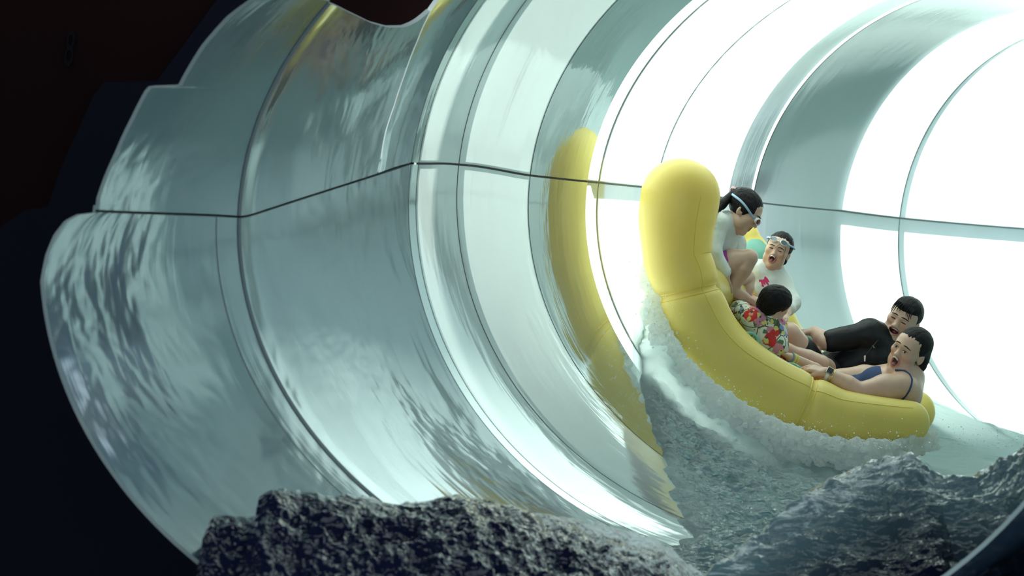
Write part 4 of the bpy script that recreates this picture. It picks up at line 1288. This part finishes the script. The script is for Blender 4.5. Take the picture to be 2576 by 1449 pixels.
# watch
wax = unit(elN - wrN); wc = wrN + wax * .012
band('watch_strap', wc, elN, .0335, .010, M['goggle'], woman, .004)
band('bracelet', wc + wax * .026, elN, .0345, .004, M['gold'], woman, .004)
up_w = unit(A3((-.15, -.75, .6)) - wax * np.dot(A3((-.15, -.75, .6)), wax)); sd_w = np.cross(wax, up_w)
V = []
for t_, r_ in ((0, 1.0), (.008, 1.0), (.010, .88)):
    for a, b in ((-1, -1), (1, -1), (1, 1), (-1, 1)): V.append(wc + up_w * (.033 + t_) + wax * a * .018 * r_ + sd_w * b * .020 * r_)
keep(mesh('watch_case', V, grid_faces(3, 4, False, True) + [(3, 2, 1, 0)], M['steel'], None, False), woman)
V = [wc + up_w * .0436 + wax * a * .0155 + sd_w * b * .0172 for a, b in ((-1, -1), (1, -1), (1, 1), (-1, 1))] + [wc + up_w * .0428 + wax * a * .0158 + sd_w * b * .0176 for a, b in ((-1, -1), (1, -1), (1, 1), (-1, 1))]
keep(mesh('watch_face', V, [(0, 1, 2, 3), (0, 4, 5, 1), (1, 5, 6, 2), (2, 6, 7, 3), (3, 7, 4, 0)], M['black_glass'], None, False), woman)

# --- girl with ponytail and goggles, in profile --------------------------------
dg = 12.72
hd = Head(Q(1873, 533, dg), (.77, -.22, -.62), (.58, -.05, .80), .92, mw=.016, mh=.011, mz=-.058, jd=.006, eyes='open', wide=1.03, nose=.9)
neck = Q(1826, 562, dg + .02); chest = Q(1806, 592, dg + .05); belly = Q(1800, 640, dg + .07); pelv = Q(1806, 690, dg + .10)
tr = frame(unit(neck - pelv), (.6, -.8, .1))
shN = Q(1804, 562, dg - .08); elN = Q(1790, 636, dg - .13); wrN = Q(1826, 692, dg - .12)
shF = Q(1836, 566, dg + .16); elF = Q(1852, 612, dg + .20); wrF = Q(1858, 665, dg + .16)
B = list(hd.prims) + [cap(hd.w((0, -.02, -.07)), neck, .040, .044, .03, 'neck'), cap(neck, chest, .055, .09, .05, 'torso'),
     ell(chest, tr, (.105, .10, .085), .05, 'torso'), ell(belly, tr, (.095, .10, .08), .05, 'torso'), ell(pelv, tr, (.11, .09, .095), .05, 'pelv'),
     cap(neck, shN, .042, .044, .04, 'torso'), cap(neck, shF, .042, .044, .04, 'torso')]
aN, aF = limb(shN, elN, wrN, .043, .035, .024, 'armN'), limb(shF, elF, wrF, .042, .034, .024, 'armF')
B += aN + aF
B += hand_prims(wrN, Q(1822, 722, dg - .10) - wrN, (.8, .5, -.1), .80, True, (.25, .5, .5), .08, .4) + hand_prims(wrF, Q(1862, 690, dg + .12) - wrF, (-.3, .6, -.6), .80, False, (.3, .5, .5), .08, .4)
hN, kN, aKN = Q(1815, 668, dg - .02), Q(1885, 648, dg - .06), Q(1838, 730, dg - .04)
hF, kF, aKF = Q(1822, 690, dg + .14), Q(1880, 700, dg + .30), Q(1868, 775, dg + .26)
B += limb(hN, kN, aKN, .066, .048, .034, 'legN', .025) + limb(hF, kF, aKF, .062, .045, .032, 'legF', .025)
B += foot(aKN, aKN + A3((.12, .0, -.06)), .85) + foot(aKF, aKF + A3((.1, 0, -.06)), .8)
girl = finish_body('person', 'girl with ponytail wearing goggles and long-sleeved white top at raised raft end', B, hd, .0042, SKIN * A3((.95, .92, .90)))
hd.features(girl, (.0, .0))
hair_cap(hd, girl, [(0, -.045, .050, .078, .080, .075, .03), (0, -.11, .055, .030, .03, .03, .03), (.0, .01, .02, .088, .06, .06, .03)],
         [(0, .110, -.036, .084, .085, .085, .012), (-.085, .065, -.06, .055, .055, .075, .01), (.085, .065, -.06, .055, .055, .075, .01), (0, .0, -.17, .11, .11, .09, .02)], .0042, .012, 'hair', .005)
pt0, pt1, pt2 = hd.w((0, -.120, .062)), Q(1815, 514, dg - .04), Q(1795, 538, dg - .12)
keep(skin_mesh('ponytail', [cap(pt0, pt1, .022, .026, .02), cap(pt1, pt2, .026, .018, .02), cap(pt2, Q(1782, 556, dg - .14), .018, .006, .02)], .004, M['hair']), girl)
strands('loose_locks', [bez(hd.w(a), hd.w(b), hd.w(c)) for a, b, c in (((-.078, .02, .03), (-.088, .045, -.03), (-.070, .075, -.10)), ((-.080, .0, .02), (-.094, .02, -.04), (-.08, .03, -.12)),
        ((-.06, .075, .06), (-.075, .10, .02), (-.060, .10, -.045)), ((-.07, -.02, -.03), (-.08, -.03, -.08), (-.07, .0, -.12)))], .0035, M['hair'], girl)
band('hair_tie', hd.w((0, -.128, .064)), pt1, .022, .007, M['pinktie'], girl, .004)
goggles(hd, girl, [[(-.060, .085, .004), (-.078, .055, .010), (-.096, .018, .022), (-.101, -.02, .032), (-.095, -.06, .036), (-.062, -.11, .036), (0, -.132, .036), (.062, -.11, .036), (.095, -.06, .036), (.101, -.02, .032), (.096, .018, .022), (.078, .055, .010), (.060, .085, .004)]],
        M['lens_red'], M['goggle'], M['goggle_blue'], .002)
cloth('long_sleeved_top', [p for p in B if p['tag'] == 'torso'] + [cap(shN, elN, .049, .040, .03), cap(elN, elN + (wrN - elN) * .84, .041, .030, .03), cap(shF, elF, .048, .039, .03), cap(elF, elF + (wrF - elF) * .8, .040, .030, .03)], .0046, M['white_tee'], girl, .011, .006, 17)
cloth('shorts', [p for p in B if p['tag'] == 'pelv'] + [cap(hN, hN + (kN - hN) * .28, .07, .068, .03), cap(hF, hF + (kF - hF) * .3, .066, .062, .03)], .005, M['purple'], girl, .008, .004, 14)

# --- child screaming at the camera ------------------------------------------------
dc2 = 13.25
hd = Head(Q(1957, 630, dc2), (-.30, -.95, .0), (.38, -.02, .92), .83, mw=.022, mh=.018, mz=-.056, jd=.014, eyes='squint', smile=.3, wide=1.10, nose=1.0)
neck = Q(1940, 684, dc2 + .05); chest = Q(1921, 712, dc2 + .06); belly = Q(1895, 742, dc2 + .06); pelv = Q(1872, 768, dc2 + .07)
tr = frame(unit(neck - pelv), (-.1, -1, .2))
shA = Q(1908, 682, dc2 + .02); shB = Q(1966, 712, dc2 + .05)
elA = Q(1878, 715, dc2 + .12); wrA = Q(1850, 745, dc2 + .10)
elB = Q(1990, 762, dc2 - .02); wrB = Q(1976, 790, dc2 - .18)
B = list(hd.prims) + [cap(hd.w((0, -.02, -.07)), neck, .042, .046, .03, 'neck'), cap(neck, chest, .06, .09, .05, 'torso'), ell(chest, tr, (.110, .09, .085), .05, 'torso'), ell(belly, tr, (.100, .09, .08), .05, 'torso'),
     ell(pelv, tr, (.11, .08, .095), .05, 'pelv'), cap(neck, shA, .044, .046, .04, 'torso'), cap(neck, shB, .044, .046, .04, 'torso')]
B += limb(shA, elA, wrA, .043, .034, .025, 'armA') + limb(shB, elB, wrB, .043, .034, .025, 'armB')
B += hand_prims(wrA, (-.7, -.2, -.5), (0, -.3, -1), .8, True, (.3, .4, .4), .08, .4) + hand_prims(wrB, (-.3, -.8, -.3), (-.2, .4, -1), .8, False, (.3, .5, .4), .1, .5)
hA, kA, aA = Q(1862, 770, dc2 - .02), Q(1905, 768, dc2 - .22), RP(.36, .55, .06)
hB, kB, aB = Q(1884, 782, dc2 + .06), Q(1935, 800, dc2 - .10), RP(.42, .62, .06)
B += limb(hA, kA, aA, .064, .046, .034, 'legA', .025) + limb(hB, kB, aB, .064, .046, .034, 'legB', .025) + foot(aA, aA + A3((.1, -.02, .03)), .8) + foot(aB, aB + A3((.1, -.02, .03)), .8)
child = finish_body('person', 'screaming child in white tee with goggles pushed up on the forehead', B, hd, .0042, SKIN * A3((.98, .95, .92)))
hd.features(child, (-.001, -.002))
hair_cap(hd, child, [(0, -.03, .045, .082, .085, .085, .03), (0, -.03, -.05, .085, .06, .055, .03)],
         [(0, .115, -.034, .080, .090, .098, .012), (0, .03, -.19, .11, .11, .09, .02)], .0042, .010, 'hair', .005)
strands('wet_locks', [bez(hd.w(a), hd.w(b), hd.w(c)) for a, b, c in (((-.02, .09, .065), (-.004, .12, .03), (.012, .105, .0)), ((-.055, .07, .05), (-.07, .09, .0), (-.062, .075, -.07)))], .0014, M['hair'], child)
goggles(hd, child, [[(-.062, .092, .068), (-.090, .045, .062), (-.104, .0, .056), (-.094, -.07, .05), (-.045, -.13, .045), (.045, -.13, .045), (.094, -.07, .05), (.104, .0, .056), (.090, .045, .062), (.062, .092, .068)]], M['lens'], M['goggle'], M['goggle_blue'], .066, tilt=.45)
tee = cloth('tee', [p for p in B if p['tag'] == 'torso'] + [cap(shA, elA, .050, .044, .03), cap(shB, elB, .050, .042, .03), cap(belly, pelv, .09, .09, .03), cap(elB, elB + (wrB - elB) * .5, .040, .034, .03)], .0048, M['white_tee'], child, .010, .008, 13)
cloth('shorts', [p for p in B if p['tag'] == 'pelv'] + [cap(hA, hA + (kA - hA) * .45, .069, .064, .03), cap(hB, hB + (kB - hB) * .45, .069, .064, .03)], .005, M['redshorts'], child, .009, .004, 14)
# pink feather print on the chest
tp = [dict(p, r=p['r'] + .008) if p['t'] == 'e' else dict(p, ra=p['ra'] + .008, rb=p['rb'] + .008) for p in B if p['tag'] == 'torso']
for k, (x0, y0, x1, y1, wd_) in enumerate(((1908, 690, 1926, 716, 9), (1914, 690, 1932, 712, 9), (1922, 694, 1936, 709, 8), (1909, 700, 1921, 720, 8), (1912, 709, 1922, 723, 7), (1926, 706, 1936, 718, 5))):
    n = 9; V = []
    for i in range(n):
        t = i / (n - 1); ww = wd_ * .5 * math.sin(math.pi * (.12 + .8 * t))
        dx, dy = unit((x1 - x0, y1 - y0)); cx_, cy_ = x0 + (x1 - x0) * t, y0 + (y1 - y0) * t
        for sgn in (-1, 0, 1): V.append(Q(cx_ - dy * ww * sgn, cy_ + dx * ww * sgn, dc2 - .06))
    V = on_skin(V, tp, .0045)
    keep(mesh('feather_print', V, grid_faces(n, 3), M['pink']), child)

# --- small child in floral rash suit, seen from behind --------------------------------
df = 12.52
hd = Head(Q(1948, 764, df), (.8, .5, -.07), (.37, -.50, .695), .84, mw=.016, mh=.008, jd=.004, wide=1.05)
neck = Q(1930, 808, df + .02); chest = Q(1918, 838, df + .04); belly = Q(1925, 880, df + .07); pelv = Q(1935, 915, df + .10)
tr = frame(unit(neck - pelv), (.6, .7, .1))
shL = Q(1893, 802, df - .02); elL = Q(1862, 782, df + .12); wrL = Q(1845, 768, df + .24)
shR = Q(1952, 826, df + .04); elR = Q(1957, 868, df - .02); wrR = Q(1966, 905, df + .14)
B = list(hd.prims) + [cap(hd.w((0, -.02, -.07)), neck, .038, .042, .03, 'neck'), cap(neck, chest, .055, .082, .05, 'torso'), ell(chest, tr, (.100, .09, .08), .05, 'torso'), ell(belly, tr, (.092, .09, .08), .05, 'torso'),
     ell(pelv, tr, (.10, .08, .09), .05, 'torso'), cap(neck, shL, .042, .044, .04, 'torso'), cap(neck, shR, .042, .044, .04, 'torso')]
B += limb(shL, elL, wrL, .042, .034, .024, 'armL') + limb(shR, elR, wrR, .042, .034, .026, 'armR')
B += hand_prims(wrL, (-.5, .4, .3), (0, .2, -1), .72, False, (.3, .4, .4), .08, .4) + hand_prims(wrR, Q(1990, 925, df + .20) - wrR, (0, .3, -1), .72, True, (.4, .6, .5), .08, .4)
hA, kA, aA = Q(1925, 925, df + .10), RP(.50, .40, .12), RP(.56, .50, .05)
hB, kB, aB = Q(1945, 920, df + .18), RP(.54, .52, .14), RP(.60, .58, .05)
B += limb(hA, kA, aA, .058, .042, .030, 'legA', .025) + limb(hB, kB, aB, .058, .042, .030, 'legB', .025) + foot(aA, aA + A3((.08, .06, .02)), .7) + foot(aB, aB + A3((.08, .06, .02)), .7)
tot = finish_body('person', 'small dark-haired child in floral long-sleeved top turned away from camera', B, hd, .0042, SKIN)
hd.features(tot)
hair_cap(hd, tot, [(0, -.03, .035, .086, .090, .090, .03), (0, -.045, -.035, .078, .065, .062, .03), (0, .02, .06, .082, .07, .055, .03)],
         [(0, .125, -.045, .078, .090, .090, .012), (-.092, .005, -.022, .024, .032, .040, .008), (.092, .005, -.022, .024, .032, .040, .008)], .0042, .011, 'hair', .006)
cloth('floral_top', [p for p in B if p['tag'] == 'torso'] + [cap(shL, elL, .050, .043, .03), cap(elL, elL + (wrL - elL) * .8, .043, .034, .03), cap(shR, elR, .050, .042, .03), cap(elR, elR + (wrR - elR) * .45, .042, .036, .03)], .0046, M['floral'], tot, .008, .010, 15)

_l = on_skin([Q(2199, 878.5, dm - .16), Q(2202, 881, dm - .16), Q(2207, 883.5, dm - .16)], [dict(p, r=p['r'] + .012) if p['t'] == 'e' else dict(p, ra=p['ra'] + .012, rb=p['rb'] + .012) for p in MAN_T], .002)
keep(tube_curve('chest_logo', _l, .0022, M['goggle']), man)

# ---------------------------------------------------------------- foam thrown up along the raft
_fe = [(1636, 610, 12.55), (1646, 700, 12.42), (1664, 800, 12.28), (1700, 880, 12.16), (1762, 948, 12.10), (1850, 1016, 12.06), (1950, 1068, 12.06), (2060, 1106, 12.10), (2160, 1122, 12.14), (2250, 1122, 12.2), (2310, 1110, 12.3), (2352, 1098, 12.4)]
_fe = np.array(_fe, float); _ft = _arc(_fe[:, :2])
_fx_, _fy_, _fd_ = (_pchip(_ft, _fe[:, k]) for k in range(3))
FP = []
for _ in range(3200):
    t = RNG.random(); u = RNG.random() ** 1.3
    x, y, d = float(_fx_(t)), float(_fy_(t)), float(_fd_(t))
    tx, ty = float(_fx_(min(1, t + .01)) - _fx_(max(0, t - .01))), float(_fy_(min(1, t + .01)) - _fy_(max(0, t - .01)))
    l = math.hypot(tx, ty); nx_, ny_ = -ty / l, tx / l                       # away from the raft
    wid = np.interp(t, [0, .2, .5, .75, .9, 1], [22, 60, 95, 75, 55, 40]) * (.6 + .8 * float(vnoise(np.array([t * 24, 3.3, 1.1]))))
    off = u * wid - 8
    r = (.005 + .015 * RNG.random() ** 2) * (1 - .45 * u)
    c = Q(x + nx_ * off + RNG.normal() * 3, y + ny_ * off + RNG.normal() * 3, d - .015 - .02 * u + RNG.normal() * .03)
    FP.append(ell(c, None, (r, r, r), .020))
fo = skin_mesh('white_foam', FP, .0065, M['foam'])
wrinkle(fo, .016, 60)
tag(fo, 'bright white foam boiling up along the lower edge of the yellow raft', 'foam', kind='stuff')
# flying drops
V, F = [], []
_oc = A3([(1, 0, 0), (-1, 0, 0), (0, 1, 0), (0, -1, 0), (0, 0, 1), (0, 0, -1)]); _of = [(0, 2, 4), (2, 1, 4), (1, 3, 4), (3, 0, 4), (2, 0, 5), (1, 2, 5), (3, 1, 5), (0, 3, 5)]
for _ in range(900):
    t = RNG.random(); x, y, d = float(_fx_(t)), float(_fy_(t)), float(_fd_(t))
    k = RNG.random()
    if k < .75: c = Q(x + RNG.normal() * 28, y - abs(RNG.normal()) * 26 + 8, d - .08 - RNG.random() * .1)
    else: c = Q(2250 + RNG.random() * 320, 1125 - abs(RNG.normal()) * 25, 12.2 + RNG.random() * .4)
    r = .0016 + .0034 * RNG.random() ** 3
    b = len(V); V += list(c + _oc * r); F += [tuple(i + b for i in f) for f in _of]
dr = mesh('water_drops', V, F, M['drop'])
tag(dr, 'tiny water drops flying off the foam beside the raft', 'drops', kind='stuff')
